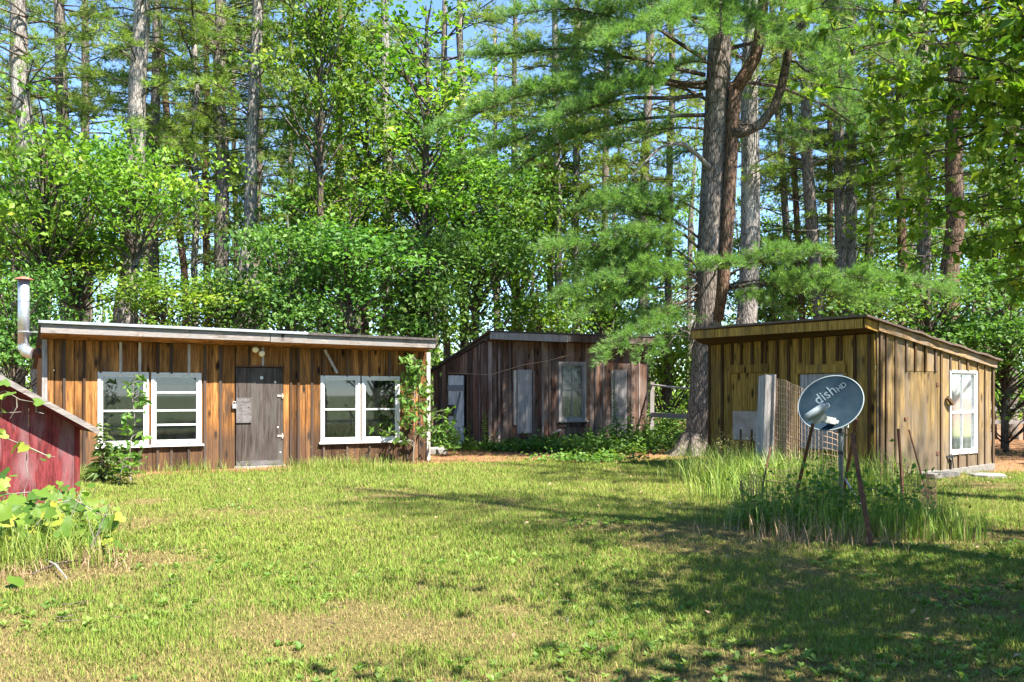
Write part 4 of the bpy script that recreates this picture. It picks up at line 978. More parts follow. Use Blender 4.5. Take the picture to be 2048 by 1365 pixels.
# ------------------------------------------------------------------ orchard tree overhanging from the right edge
random.seed(9); ob = Vector((6.6, 8.2, 0))
ot = empty('orchard_tree', ob, 'near broad leaved tree hanging leafy twigs in from the upper right', 'tree')
m = MB(); m.tube([ob+Vector((0,0,-.1)), ob+Vector((.05,.1,1.2)), ob+Vector((-.1,.1,2.4)), ob+Vector((-.25,.0,3.3))], [.26, .2, .17, .13], 12, True, .05); m.build('trunk', M['branch'], ot, True)
tops = [ob+Vector((-.1,.1,2.4)), ob+Vector((-.25,0,3.3)), ob+Vector((-.2,.05,2.9)), ob+Vector((-.3,0,3.8)), ob+Vector((0,0,4.4))]
EN = [(1610,165,8.2),(1650,60,8.4),(1640,15,7.6),(1700,110,7.4),(1690,235,8.6),(1745,20,8.0),(1760,160,7.6),(1785,290,8.4),(1700,330,9.2),(1820,90,7.2),(1835,230,7.8),(1850,360,8.4),
      (1900,30,7.4),(1910,180,7.0),(1925,300,7.6),(1930,430,8.2),(1890,490,9.0),(1980,110,7.2),(1990,250,7.0),(2000,380,7.4),(2000,500,8.0),(1850,440,9.2),(1760,400,9.4),(2030,20,7.0),(2040,330,7.0),(2040,460,7.4),(2030,560,8.0),(1960,570,8.8),
      (1730,250,9.6),(1790,-60,7.6),(1900,-80,7.8),(1700,-40,8.2),(2000,-60,7.4),(1660,300,8.8),(1870,140,8.8),(1960,200,9.0),(1940,60,9.2),(2060,150,7.6),(2080,420,8.4),(1800,520,9.6),(1700,460,9.9)]
m = MB(); LC = []
tops2 = tops
for (x, y, D) in EN + [(random.uniform(1750, 2450), random.uniform(-420, 260), random.uniform(5.5, 10.5)) for _ in range(16)]:
    e = P(x, y, D); b = min(tops2, key=lambda q_: abs(q_.z - e.z*.85) + random.random()); L_ = (e-b).length
    pts = curve_pts(b, e, .10*L_, 6, .03); m.tube(pts, [max(.004, .030*(1-i/6.3)) for i in range(7)], 5, False)
    for k in range(int(L_*7.5)):
        t_ = random.uniform(.3, 1.0); i = min(5, int(t_*6)); q_ = pts[i].lerp(pts[i+1], t_*6-i)
        dv = Vector((random.uniform(-1,.6), random.uniform(-.8,.8), random.uniform(-.7,.35))); dv *= random.uniform(.12, .5); e2 = q_+dv
        m.tube([q_, q_.lerp(e2,.5)+Vector((0,0,.02)), e2], [.006, .004, .002], 3, False)
        for j in range(random.randint(5, 13)): LC.append(q_.lerp(e2, random.uniform(.3, 1.08)) + Vector((random.gauss(0,.03), random.gauss(0,.03), random.gauss(0,.03))))
m.build('limbs', M['branch'], ot)['kind'] = 'stuff'
LC = np.array([tuple(q_) for q_ in LC]); print('orchard leaves', len(LC))
v, f = leaves(LC, .112, .46, .7, .35, .25)
np_mesh('crown', v, f, M['leaf_near'], ot, rnd=np.repeat(np.clip(rng.beta(2.2, 2.2, len(LC)), 0, 1)*.98, 2))

# ------------------------------------------------------------------ trees standing right of and behind the camera (they shade the lawn)
SH = [(10.8, 8.6, 9.5, PINES[0], 1.1), (9.5, 3.0, 10.5, PINES[2], 1.1)]
for k, (x, y, cz, pr, s) in enumerate(SH):
    random.seed(900+k); t = empty('pine_tree', (x, y, 0), ['tall pine standing right of the frame beside the mustard shed', 'tall pine standing right of the frame near the viewer', 'tall pine standing right of the frame behind the mustard shed'][k], 'tree', 'pines right of the lawn')
    MB().tube([(x,y,-.1), (x,y,1), (x+.1,y,8), (x,y,16), (x,y,cz+15)], [.34,.27,.22,.15,.03], 12, True, .04).build('trunk', M['bark'], t, True)
    for me, nm in ((pr.crown, 'crown'), (pr.limbs, 'limbs')): put(me, nm, t, (x, y, cz), random.uniform(0, 6), (s, s, s))
t = empty('leafy_tree', (7.2, 2.6, 0), 'leafy tree standing right of the viewer, shading the near lawn', 'tree')
MB().tube([(7.2,2.6,-.1), (7.1,2.7,2), (7.2,2.6,4.0)], [.22,.17,.12], 9).build('trunk', M['branch'], t, True)
for k_, (dx, dy, dz, q_) in enumerate(((-1.6, .6, 3.5, BL[2]), (-2.8, 1.9, 3.6, BL[2]), (.2, -.2, 3.4, BL[1]), (-.6, 2.0, 3.5, BL[2]), (-3.0, -.2, 3.3, BL[2]))):
    put(q_.crown, 'crown', t, (7.2+dx, 2.6+dy, dz), k_*2.1, (1.0,1.0,.8)); put(q_.limbs, 'limbs', t, (7.2+dx, 2.6+dy, dz), k_*2.1, (1.0,1.0,.8))
for k, (x, y, s) in enumerate([(-14,-7,1.6), (-9,-11,1.7), (-4,-9,1.5), (1.5,-13,1.7), (-20,-4,1.6), (6,-16,1.8), (10,-12,1.7), (-12,-15,1.9), (-1,-18,2.0), (15,-7,1.7), (20,-11,1.9), (25,-5,1.9), (17.5,18,1.6), (22,21,1.7), (21,12,1.7), (25,16,1.8)]):
    pr = (BD[1], BL[1], BD[0])[k % 3]; t = empty('leafy_tree', (x, y, 0), ['leafy tree well left behind the viewer', 'leafy tree left of centre behind the viewer', 'leafy tree close behind the viewer', 'leafy tree straight behind the viewer', 'leafy tree far left behind the viewer', 'leafy tree right of centre behind the viewer', 'leafy tree well right behind the viewer', 'large leafy tree far back left of the viewer', 'large leafy tree far back behind the viewer', 'leafy tree back right of the viewer', 'large leafy tree back right of the viewer', 'large leafy tree out to the right of the viewer', 'leafy tree out of frame right of the mustard shed', 'leafy tree out of frame beyond the mustard shed', 'leafy tree out of frame level with the dish', 'large leafy tree far out of frame on the right'][k], 'tree', 'trees behind the viewer')
    MB().tube([(x,y,-.1), (x+.1,y,1.5), (x,y,3.0)], [.2,.16,.13], 8).build('trunk', M['branch'], t, True)
    for me, nm in ((pr.crown, 'crown'), (pr.limbs, 'limbs')): put(me, nm, t, (x, y, 1.6), k*1.3, (s*1.3, s*1.3, s*1.3))

# ------------------------------------------------------------------ grass
def in_building(x, y):
    r = np.zeros(len(x), bool)
    for W, dep in ((LW, LDEP), (MF, MDEP), (QW, 1.6)):
        u = (x-W.a.x)*W.d.x + (y-W.a.y)*W.d.y; w = (x-W.a.x)*W.n.x + (y-W.a.y)*W.n.y
        r |= (u > -.02) & (u < W.len+.02) & (w < .04) & (w > -dep)
    u = (x-RS.a.x)*RS.d.x + (y-RS.a.y)*RS.d.y; w = (x-RS.a.x)*RS.n.x + (y-RS.a.y)*RS.n.y
    return r | ((u > -.05) & (u < RS.len+.02) & (w < .03) & (w > -FW))
def scatter(n, x0, x1, y0, y1, rg): return rg.uniform(x0, x1, n), rg.uniform(y0, y1, n)
rg = np.random.default_rng(101); bx_, by_ = [], []
yb = np.linspace(3.6, 23, 40)
for a, b in zip(yb[:-1], yb[1:]):
    ym = (a+b)/2; hw = min(15.5, ym*.62+1.2); den = (7600 if ym < 10 else 6600)*(5/ym)**1.25; n = int(den*2*hw*(b-a)); x, y = scatter(n, -hw, hw, a, b, rg); bx_.append(x); by_.append(y)
x = np.concatenate(bx_); y = np.concatenate(by_)
dry, lit, n1, n2, n3 = lawn_fields(x, y); clump = fbm(x, y, 5.0, 2, 40)
keep = (rg.random(len(x)) < (1-.90*lit)*(1-.25*dry)*(.45+.9*clump)) & ~in_building(x, y)
x, y, dry, lit, n1, n2, n3, clump = [a[keep] for a in (x, y, dry, lit, n1, n2, n3, clump)]; n = len(x); print('blades', n)
far = np.maximum(1, y/5.5); h = rg.uniform(.020, .055, n)*(1-.5*dry)*(.7+.7*clump)*far**.25; wd = .0041*far**.95*rg.uniform(.7, 1.3, n)
z = (fbm(x, y, .55, 4)-.5)*.06 + (fbm(x, y, 2.5, 3, 4)-.5)*.035 - .004
az = rg.uniform(0, 2*np.pi, n); ln = rg.uniform(.1, 1.1, n); dx, dy = np.cos(az), np.sin(az)
B = np.stack([x, y, z], 1); S = np.stack([-dy, dx, np.zeros(n)], 1)*wd[:, None]*.5; D1 = np.stack([dx*ln*.35, dy*ln*.35, np.ones(n)], 1)*h[:, None]*.6
D2 = np.stack([dx*ln, dy*ln, np.ones(n)*.95], 1)*h[:, None]
v = np.stack([B-S, B+S, B+D1+S*.75, B+D1-S*.75, B+D2], 1).reshape(-1, 3); i5 = np.arange(n)[:, None]*5
nr_ = y < 10; f = np.concatenate([np.concatenate([i5+[0,1,2], i5+[0,2,3], i5+[3,2,4]], 1)[nr_].reshape(-1, 3), (i5+[0,1,4])[~nr_]]); 
tone = np.clip(n3*1.2-.1 + rg.normal(0, .18, n), 0, 1)[:, None]; c = LUSH*(1-tone) + MID*tone
db = (rg.random(n) < (.12 + .75*dry))[:, None]; c = np.where(db, DRY*rg.uniform(.6, 1.1, (n, 1)), c); h = np.where(db[:, 0], h*.7, h)
c = c*np.clip(rg.normal(1, .16, (n, 1)), .55, 1.5); c = np.where((rg.random(n) < lit*.7)[:, None], LIT*1.2, c)
gr = np_mesh('grass', v, f, M['grass'], col=np.repeat(c, 5, 0)); tag(gr, 'short mown grass, green with straw coloured dry patches', 'grass', kind='stuff')
# broad-leaved lawn weeds
x, y = scatter(9000, -7, 7, 3.8, 12, rg); k_ = (fbm(x, y, .9, 3, 60) > .46 + .03*(y-4)) & (np.abs(x) < y*.62+.8) & ~in_building(x, y); x, y = x[k_], y[k_]
n = len(x); m_ = 7; az = np.repeat(rg.uniform(0, 6.28, n), m_) + np.tile(np.arange(m_)*6.28/m_, n) + rg.normal(0, .25, n*m_)
tilt = rg.uniform(.25, 1.0, n*m_); L_ = np.repeat(rg.uniform(.03, .065, n), m_)*rg.uniform(.7, 1.2, n*m_)
d = np.stack([np.cos(az)*np.cos(tilt), np.sin(az)*np.cos(tilt), np.sin(tilt)], 1); b = np.stack([np.repeat(x, m_), np.repeat(y, m_), np.repeat((fbm(x, y, .55, 4)-.5)*.06, m_)+.005], 1)
s = np.stack([-np.sin(az), np.cos(az), np.zeros(n*m_)], 1); Lc = L_[:, None]
v = np.stack([b, b+d*Lc*.6+s*Lc*.22, b+d*Lc-np.array([0,0,1])*Lc*.12, b+d*Lc*.6-s*Lc*.22], 1).reshape(-1, 3); i4 = np.arange(n*m_)[:, None]*4
f = np.concatenate([i4+[0,1,2], i4+[0,2,3]], 1).reshape(-1, 3)
lw = np_mesh('lawn_weeds', v, f, M['weed'], rnd=np.repeat(np.repeat(rg.uniform(.3, 1, n), m_), 2)); tag(lw, 'low broad leaved weeds scattered through the lawn', 'weeds', kind='stuff')
# fallen leaves and litter flakes
x, y = scatter(900, -9, 9, 4, 21, rg); k_ = (np.abs(x) < y*.62+.5) & ((x > 1.0) | (rg.random(900) < .35)) & ~in_building(x, y); x, y = x[k_], y[k_]
v, f = leaves(np.stack([x, y, np.full(len(x), .035)+rg.uniform(0,.02,len(x))], 1), .05, .6, 2.5)
tag(np_mesh('fallen_leaves', v, f, M['dead'], rnd=np.repeat(rg.random(len(x)), 2)), 'dry brown leaves scattered over the lawn', 'leaves', kind='stuff')

tw = MB(); random.seed(33)
for k in range(420):
    y_ = random.uniform(5.5, 22); x_ = random.uniform(-.6, .6)*y_; a = random.uniform(0, 6.28); l = random.uniform(.05, .18)
    if in_building(np.array([x_]), np.array([y_]))[0]: continue
    z_ = float((fbm(np.array([x_]), np.array([y_]), .55, 4)-.5)[0]*.06)+.022; p = Vector((x_, y_, z_)); d_ = Vector((math.cos(a), math.sin(a), random.uniform(-.05,.12)))*l
    tw.tube([p, p+d_*.5+Vector((random.gauss(0,.01), random.gauss(0,.01), 0)), p+d_], [.004, .0035, .002], 4, False)
tag(tw.build('fallen_twigs', M['branch']), 'small brown twigs strewn over the lawn', 'twigs', kind='stuff')
def blades(px, py, hts, wid, rg, bend=.5, seg=4):
    "long arching grass blades, ribbon of seg pieces"
    n = len(px); az = rg.uniform(0, 2*np.pi, n); bd = rg.uniform(.15, 1.0, n)*bend; t = np.linspace(0, 1, seg+1)
    dx, dy = np.cos(az)[:, None], np.sin(az)[:, None]; hh = hts[:, None]
    out = hh*bd[:, None]*t**1.9; up = hh*(t - .45*bd[:, None]*t**2.6)
    cx = px[:, None]+dx*out; cy = py[:, None]+dy*out; w = wid[:, None]*.5*(1-t**2.2*.96)
    s = np.stack([-dy*w, dx*w, 0*w], -1); c = np.stack([cx, cy, up], -1)
    v = np.stack([c-s, c+s], 2).reshape(n, -1, 3); m = (seg+1)*2
    fs = []
    for k in range(seg): a = 2*k; fs += [[a, a+1, a+3], [a, a+3, a+2]]
    f = (np.arange(n)[:, None, None]*m + np.array(fs)[None]).reshape(-1, 3); return v.reshape(-1, 3), f, len(fs)
def grass_patch(name, label, spots, hmin, hmax, wid, mat, rg, bend=.55, heads=0, group=None):
    x = np.concatenate([rg.normal(cx, rx, n) for cx, cy, rx, ry, n in spots]); y = np.concatenate([rg.normal(cy, ry, n) for cx, cy, rx, ry, n in spots])
    k = ~in_building(x, y); x, y = x[k], y[k]
    h = hmin + (hmax-hmin)*rg.random(len(x))**1.5; v, f, q = blades(x, y, h, wid*rg.uniform(.6, 1.3, len(x)), rg, bend)
    r = np.repeat(np.clip(rg.normal(.45, .22, len(x)), 0, .78), q)
    parts = [(v, f)]; rr = [r]
    if heads:                                                # seed heads
        sx, sy = x[:heads], y[:heads]; hz = h[:heads]*rg.uniform(.9, 1.15, len(sx))
        sv, sf, q2 = blades(sx, sy, hz, np.full(len(sx), .004), rg, .25); parts.append((sv, sf)); rr.append(np.full(len(sf), .95))
        tips = sv.reshape(len(sx), -1, 3)[:, -1]; c = np.repeat(tips, 9, 0) + rg.normal(size=(len(tips)*9, 3))*np.array([.025,.025,.05])
        lv, lf = leaves(c, .022, .4, 0); parts.append((lv, lf)); rr.append(np.full(len(lf), .97))
    v, f = cat(parts); o = np_mesh(name, v, f, mat, rnd=np.concatenate(rr)); tag(o, label, 'grass', kind='stuff'); return o
rg = np.random.default_rng(202)
S1 = [(*G(px, py).xy, rx, ry, n) for px, py, rx, ry, n in ((1455, 965, .40, .45, 700), (1530, 975, .40, .45, 650), (1600, 985, .45, .5, 800), (1415, 955, .25, .4, 300), (1660, 985, .40, .45, 600), (1490, 995, .35, .4, 300), (1730, 985, .35, .3, 240), (1780, 972, .3, .15, 160))]
grass_patch('tall_grass', 'tall arching yellow green grass in front of the mustard shed', S1, .22, .78, .013, M['drygrass'], rg, .75, 160)
S2 = [(*G(px, py).xy, rx, ry, n) for px, py, rx, ry, n in ((1540, 1055, .28, .22, 420), (1640, 1065, .36, .25, 520), (1740, 1068, .36, .25, 560), (1820, 1072, .30, .22, 800), (1880, 1075, .18, .18, 380), (1500, 1050, .14, .2, 140))]
grass_patch('tall_grass', 'rank green weeds and grass round the foot of the satellite dish', S2, .10, .50, .009, M['drygrass'], rg, .5, 60)
S2b = [(*G(px, py).xy, rx, ry, n) for px, py, rx, ry, n in ((1560, 1075, .35, .2, 260), (1700, 1085, .5, .16, 260), (1520, 1030, .12, .2, 160), (1850, 1075, .2, .14, 120), (1620, 1100, .5, .12, 120))]
grass_patch('dead_grass', 'dead straw coloured stalks tangled round the dish weeds', S2b, .05, .40, .006, M['dead'], rg, .9)
S3 = [(*G(px, py).xy, rx, ry, n) for px, py, rx, ry, n in ((700, 938, .45, .12, 600), (640, 940, .3, .1, 260), (180, 960, .3, .2, 500), (400, 946, .5, .1, 260), (780, 945, .3, .15, 250), (590, 945, .3, .08, 150))]
grass_patch('tall_grass', 'unmown grass along the foot of the long shed', S3, .12, .36, .009, M['drygrass'], rg, .7, 30)
S4 = [(*G(px, py).xy, rx, ry, n) for px, py, rx, ry, n in ((20, 1130, .35, .2, 900), (100, 1090, .3, .2, 600), (60, 1060, .4, .2, 600), (160, 1060, .2, .2, 300))]
grass_patch('tall_grass', 'rough green grass under the vine at the left edge', S4, .15, .45, .009, M['drygrass'], rg, .7)
S5 = [(*G(px, py).xy, rx, ry, n) for px, py, rx, ry, n in ((90, 1120, .3, .15, 260), (160, 1130, .25, .15, 200), (40, 1150, .2, .15, 120), (200, 1110, .15, .1, 90))]
grass_patch('dead_grass', 'dead straw and twigs piled below the vine at the left', S5, .04, .20, .006, M['dead'], rg, 1.3)

# leafy stalk weeds
def sapling(base, H_, rad, ncl, nl, leaf, label, mat='weed', zlo=.25):
    b = Vector(base); t = empty('sapling', b, label, 'sapling'); m = MB(); top_ = b+Vector((.05,0,H_)); pts = curve_pts(b+Vector((0,0,-.03)), top_, 0, 5, .02); m.tube(pts, [.014,.012,.010,.008,.006,.003], 5, False); cs = []
    for k in range(ncl):
        f_ = zlo+(1-zlo)*(k+random.random())/ncl; i = min(4, int(f_*5)); q_ = pts[i].lerp(pts[i+1], f_*5-i); a = random.uniform(0, 6.28); l = rad*(1.15-.85*f_)*random.uniform(.35, 1.1)
        e = q_+Vector((math.cos(a)*l, math.sin(a)*l, random.uniform(-.05,.5)*l)); m.tube(curve_pts(q_, e, .03, 3, .05), [.006,.005,.003,.002], 4, False)
        for j in range(nl): cs.append(tuple(q_.lerp(e, random.uniform(.45, 1.1)) + Vector((random.gauss(0,.07), random.gauss(0,.07), random.gauss(0,.05)))))
    m.build('stem', M['twig'], t); v, f = leaves(np.array(cs), leaf, .42, .6, .45, .2)
    np_mesh('leaves', v, f, M[mat], t, rnd=np.repeat(np.clip(rng.normal(.5,.25,len(cs)),0,1), 2))['kind'] = 'stuff'; return t
def stalk(name, base, H_, nl, leaf, label, mat='weed', lean=(0, 0), spread=.16, group=None, droop=.5, branches=0, asp=.3, taper=True, category='weed'):
    t = empty(name, base, label, category, group); m = MB(); b = Vector(base)
    tip = b + Vector((lean[0], lean[1], H_)); pts = curve_pts(b + Vector((0,0,-.03)), tip, 0, 4, .02)
    m.tube(pts, [.009, .008, .006, .005, .003], 5, False)
    ax = [(pts, 1.0)]
    for k in range(branches):
        f_ = random.uniform(.25, .9); i = min(3, int(f_*4)); q_ = pts[i].lerp(pts[i+1], f_*4-i); a = random.uniform(0, 6.28); l = random.uniform(.25, .6)*spread*3
        pp = curve_pts(q_, q_+Vector((math.cos(a)*l, math.sin(a)*l, random.uniform(.0,.35)*l)), .03, 4, .03); m.tube(pp, [.006,.005,.004,.003,.002], 4, False); ax.append((pp, .8))
    m.build('stem', M['twig'] if branches else M['weed'], t); V = []; F = []; o_ = 0; R = []
    for pp, sc in ax:
        nn = nl if sc == 1.0 else max(4, nl//4)
        if branches and sc == 1.0: nn = nl//3
        for k in range(nn):
            f_ = .06 + .94*(k+random.random())/nn
            if branches: f_ = .35+.65*f_
            i = min(3, int(f_*4)); q_ = pp[i].lerp(pp[i+1], min(1, f_*4-i)); a = random.uniform(0, 6.28)
            L_ = leaf*sc*(1.15-.75*f_ if taper else 1)*random.uniform(.75, 1.2)
            d = Vector((math.cos(a), math.sin(a), random.uniform(.0, .7))).normalized(); s = d.cross(Vector((0,0,1))).normalized()*(L_*asp*.5)
            p1 = q_ + d*(L_*.5); p2 = q_ + d*L_ + Vector((0,0,-droop*L_*.5))
            V += [q_, p1+s, p2, p1-s]; F += [(o_, o_+1, o_+2), (o_, o_+2, o_+3)]; o_ += 4; r_ = random.random(); R += [r_, r_]
    np_mesh('leaves', np.array([tuple(p) for p in V]), np.array(F), M[mat], t, rnd=np.array(R)); return t
random.seed(61)
stalk('mullein', G(207, 966), .95, 120, .30, 'pale green leafy spire of weed below the left window pair', 'thistle', spread=.3, droop=.7, asp=.26, category='plant')
for dx, dy, hh in ((.25,.1,.55), (-.22,.12,.5), (.1,-.15,.45)):
    pass
sapling(G(262, 966), 1.65, .34, 22, 7, .15, 'young seedling rising in front of the left window pair', 'weed', .1)
stalk('weed_clump', G(236, 972), .45, 90, .22, 'low leafy weeds between the pale spire and the seedling', 'weed', (.1,0), .3, branches=8, asp=.35, category='plant')
sapling(G(826, 928), 2.15, .75, 52, 11, .15, 'tall leafy sapling in front of the right end of the long shed', 'weed', .15)
sapling(G(893, 912), .75, .45, 18, 10, .15, 'small leafy sapling between the long shed and the white door', 'weed', .15)
for px, py, hh, lb_ in ((939, 903, .75, 'thin upright weed beside the white plank door'), (972, 905, 1.0, 'upright weed at the near corner of the dark shed'), (1232, 902, 1.75, 'tallest leafy stalk weed, before the right grey shutter'),
                       (1259, 902, 1.35, 'leafy stalk weed just right of the right grey shutter'), (1292, 902, 1.15, 'leafy stalk weed at the right end of the dark shed'), (1345, 885, 1.0, 'leafy weed beside the trunk of the twin pine under the rail')):
    stalk('stalk_weed', G(px, py), hh, int(90*hh), .17, lb_, 'weed', (random.uniform(-.05,.05), 0), asp=.22, group='stalk weeds before the dark shed')
# ground cover in front of the dark shed
rg = np.random.default_rng(303); pc = []
for px, py, rx, ry, hz, n in ((1040, 902, .8, .25, .10, 1300), (1130, 900, .8, .35, .14, 2000), (1200, 905, .7, .5, .16, 2300), (1280, 898, .6, .5, .26, 2300), (1340, 885, .5, .4, .40, 2600), (1180, 925, .5, .2, .08, 700), (1360, 905, .2, .2, .2, 500), (1030, 905, .5, .15, .12, 500), (888, 900, .25, .3, .25, 500), (1310, 880, .5, .3, .3, 900)):
    c = G(px, py); pc.append(np.stack([rg.normal(c.x, rx, n), rg.normal(c.y, ry, n), np.abs(rg.normal(0, hz, n))+.04], 1))
c = np.concatenate(pc); c = c[~in_building(c[:, 0], c[:, 1])]
v, f = leaves(c, .10, .7, 1.4); tag(np_mesh('ground_cover', v, f, M['weed'], rnd=np.repeat(np.clip(rg.normal(.5,.22,len(c)),0,1), 2)), 'low leafy green ground cover along the front of the dark shed', 'ground cover', kind='stuff')
pc = []
for px, py, rx, ry, hz, n in ((1405, 905, .16, .12, .35, 700), (1640, 1050, .18, .14, .28, 500), (1690, 1060, .2, .15, .26, 500), (1560, 1065, .15, .1, .2, 400), (1500, 1060, .1, .1, .14, 260), (1800, 1060, .2, .12, .22, 500), (1500, 905, .15, .12, .35, 450)):
    c = G(px, py); pc.append(np.stack([rg.normal(c.x, rx, n), rg.normal(c.y, ry, n), np.abs(rg.normal(0, hz, n))+.03], 1))
c = np.concatenate(pc); v, f = leaves(c, .065, .65, .9); tag(np_mesh('leafy_weeds', v, f, M['weed'], rnd=np.repeat(np.clip(rg.normal(.5,.22,len(c)),0,1), 2)), 'small leaved climbing weeds round the dish poles and pine foot', 'weeds', kind='stuff')

# ------------------------------------------------------------------ satellite dish
Dd = 11.0; C0 = P(1661, 806, Dd); foot = P(1682, 800, Dd+.12); foot.z = 0
sd = empty('satellite_dish', foot, 'blue grey satellite dish with faded lettering on a steel pole', 'dish')
nv = Vector((-.34, -.84, .42)).normalized(); e1 = Vector((.85, .0, .53)); e1 = (e1 - nv*e1.dot(nv)).normalized(); e2 = nv.cross(e1); e2 = e2 if e2.z > 0 else -e2
A_, B_ = .385, .335; dep = .055
def dishpt(u, v_, w=0): return C0 + e1*u + e2*v_ + nv*(dep*((u/A_)**2 + (v_/B_)**2) - dep + w)
M['dish'] = plain('dish_paint', (.0065,.021,.036), .85, 0, .25, 4, (.015,.031,.044), .1); M['dish'].node_tree.nodes['Principled BSDF'].inputs['Specular IOR Level'].default_value = .15; M['dish_back'] = plain('dish_back', (.10,.11,.12), .6); M['letter'] = plain('faded_letters', (.10,.155,.19), .7, 0, .4, 30); M['lnb'] = plain('lnb_grey', (.22,.26,.27), .6, 0, .2, 6); M['armgrey'] = plain('arm_grey', (.33,.345,.33), .55, 0, .25, 8)
m = MB(); nr, ns = 8, 40
for back in (0, 1):
    b0 = len(m.v); m.v.append(tuple(dishpt(0, 0, -.012*back)))
    for i in range(1, nr+1):
        for k in range(ns): t = 2*math.pi*k/ns; m.v.append(tuple(dishpt(A_*i/nr*math.cos(t), B_*i/nr*math.sin(t), -.012*back)))
    for k in range(ns): q_ = (b0, b0+1+k, b0+1+(k+1)%ns); m.f.append(q_ if not back else q_[::-1])
    for i in range(1, nr):
        for k in range(ns):
            q_ = (b0+1+(i-1)*ns+k, b0+1+i*ns+k, b0+1+i*ns+(k+1)%ns, b0+1+(i-1)*ns+(k+1)%ns); m.f.append(q_ if not back else q_[::-1])
refl = m.build('reflector', M['dish'], sd, True)
m = MB(); rim = [dishpt(A_*1.004*math.cos(2*math.pi*k/48), B_*1.004*math.sin(2*math.pi*k/48), -.004) for k in range(49)]; m.tube(rim, .0085, 6, False); m.build('rim', M['lnb'], refl, True)
def lettering(txt, size, u0, v0, shear=0.0):
    cu = bpy.data.curves.new('t', 'FONT'); cu.body = txt; cu.size = size; cu.resolution_u = 4; cu.offset = .0015; ob_ = bpy.data.objects.new('t', cu); COL.objects.link(ob_)
    bpy.context.view_layer.update(); dg = bpy.context.evaluated_depsgraph_get(); me = ob_.evaluated_get(dg).to_mesh()
    vv = [tuple(dishpt(u0 + v.co.x + shear*v.co.y, v0 + v.co.y, .006)) for v in me.vertices]; ff = [tuple(p.vertices) for p in me.polygons]
    w = max(v.co.x for v in me.vertices); bpy.data.objects.remove(ob_); return vv, ff, w
def dsolve(px, py):
    best = min(((u, v_) for u in np.linspace(-.4,.4,81) for v_ in np.linspace(-.4,.4,81)), key=lambda q_: (lambda p: (1024+FPX*p.x/p.y-px)**2 + (HZY-FPX*(p.z-CAMH)/p.y-py)**2)(dishpt(*q_))); return best
TU, TV = dsolve(1637, 811)
m = MB(); vv, ff, w_ = lettering('dish', .175, TU, TV); m.v += vv; m.f += ff
vv, ff, w2 = lettering('HD', .085, TU+w_+.012, TV-.005); o_ = len(m.v); m.v += vv; m.f += [tuple(i+o_ for i in q_) for q_ in ff]
m.build('lettering', M['letter'], refl)
l0, l1 = P(1614, 836, Dd-.34), P(1649, 813, Dd-.34)
m = MB(); dl = (l1-l0).normalized(); m.tube([l0-dl*.012, l0, l0.lerp(l1,.5), l1, l1+dl*.012], [.035, .048, .05, .048, .036], 14); lnb = m.build('feed_head', M['lnb'], sd, True)
m = MB(); m.lathe(l1+dl*.013+Vector((.01,-.02,.0)), [(.032,0),(.032,.01),(.015,.014)], 14, (nv*-1+dl)); m.build('feed_cap', M['white_paint'], lnb)
m = MB(); m.bar(l0.lerp(l1,.55)+Vector((.0,.02,-.01)), P(1641, 843, Dd-.30), .16, .05, nv); m.build('feed_bracket', M['armgrey'], lnb)
m = MB(); k0, k1, k2 = P(1643, 838, Dd-.29), P(1668, 843, Dd-.12), P(1694, 853, Dd+.03); m.bar(k0, k1, .05, .075); m.bar(k1, k2, .05, .04); m.build('arm', M['armgrey'], sd)
m = MB(); m.tube([P(1694, 853, Dd+.04), P(1696, 866, Dd+.08), P(1689, 880, Dd+.06), P(1686, 905, Dd+.075), P(1686, 960, Dd+.075), P(1690, 1010, Dd+.07)], .006, 6, False); m.build('cable', M['dark_metal'], sd, True)
m = MB(); m.tube([foot+Vector((0,0,-.1)), P(1682, 860, Dd+.12), P(1682, 828, Dd+.14)], .031, 14); m.build('pole', M['steel'], sd, True)
m = MB(); m.lathe(P(1682, 906, Dd+.12), [(.036,-.02),(.036,.02)], 14); m.build('pole_clamp', M['dark_metal'], sd); m = MB(); m.lathe(P(1682, 862, Dd+.12), [(.042,-.03),(.042,.03)], 14); m.build('pole_clamp', M['dark_metal'], sd)
m = MB(); m.bar(P(1682, 840, Dd+.14), C0 - nv*(dep+.04), .12, .10); m.bar(C0-nv*(dep+.05)-e1*.1, C0-nv*(dep+.05)+e1*.1, .03, .16, e2); m.build('mount', M['dark_metal'], sd)

# ------------------------------------------------------------------ rods, posts and fences near the dish
def rod(px0, py0, px1, py1, D0, D1, r, mat, label, name='metal_rod', n=7):
    a = P(px0, py0, D0); b = P(px1, py1, D1); d = (b-a).normalized(); b2 = b + d*max(0, (b.z+.12)/max(.2, -d.z)) if d.z < 0 else b
    m = MB(); mid = a.lerp(b2, .5)+Vector((random.uniform(-.008,.008), 0, 0)); m.tube([a, mid, b2], r, n, True, .04); return tag(m.build(name, mat), label, 'rod', 'rusty rods round the dish')
rod(1704, 868, 1744, 1098, 8.9, 8.45, .022, M['rust'], 'longest rusty pipe, leaning in front of the dish pole')
rod(1626, 848, 1590, 1005, 10.75, 11.6, .020, M['rust'], 'rusty rod under the left side of the dish')
rod(1713, 838, 1691, 962, 11.6, 12.2, .022, M['rust'], 'dark rusty post behind the right edge of the dish')
rod(1797, 858, 1806, 1010, 11.4, 11.4, .019, M['rust'], 'upright rusty post left of the thin leaning rod, before the side door')
rod(1818, 860, 1858, 1008, 11.6, 11.3, .011, M['rust'], 'thin rod leaning right in front of the side door')
rod(1541, 895, 1519, 1012, 11.8, 11.5, .010, M['rust'], 'thin rod leaning beside the wooden post')
rod(1481, 962, 1488, 1030, 10.9, 10.8, .010, M['rust'], 'short thin rod at the left end of the low wire mesh')
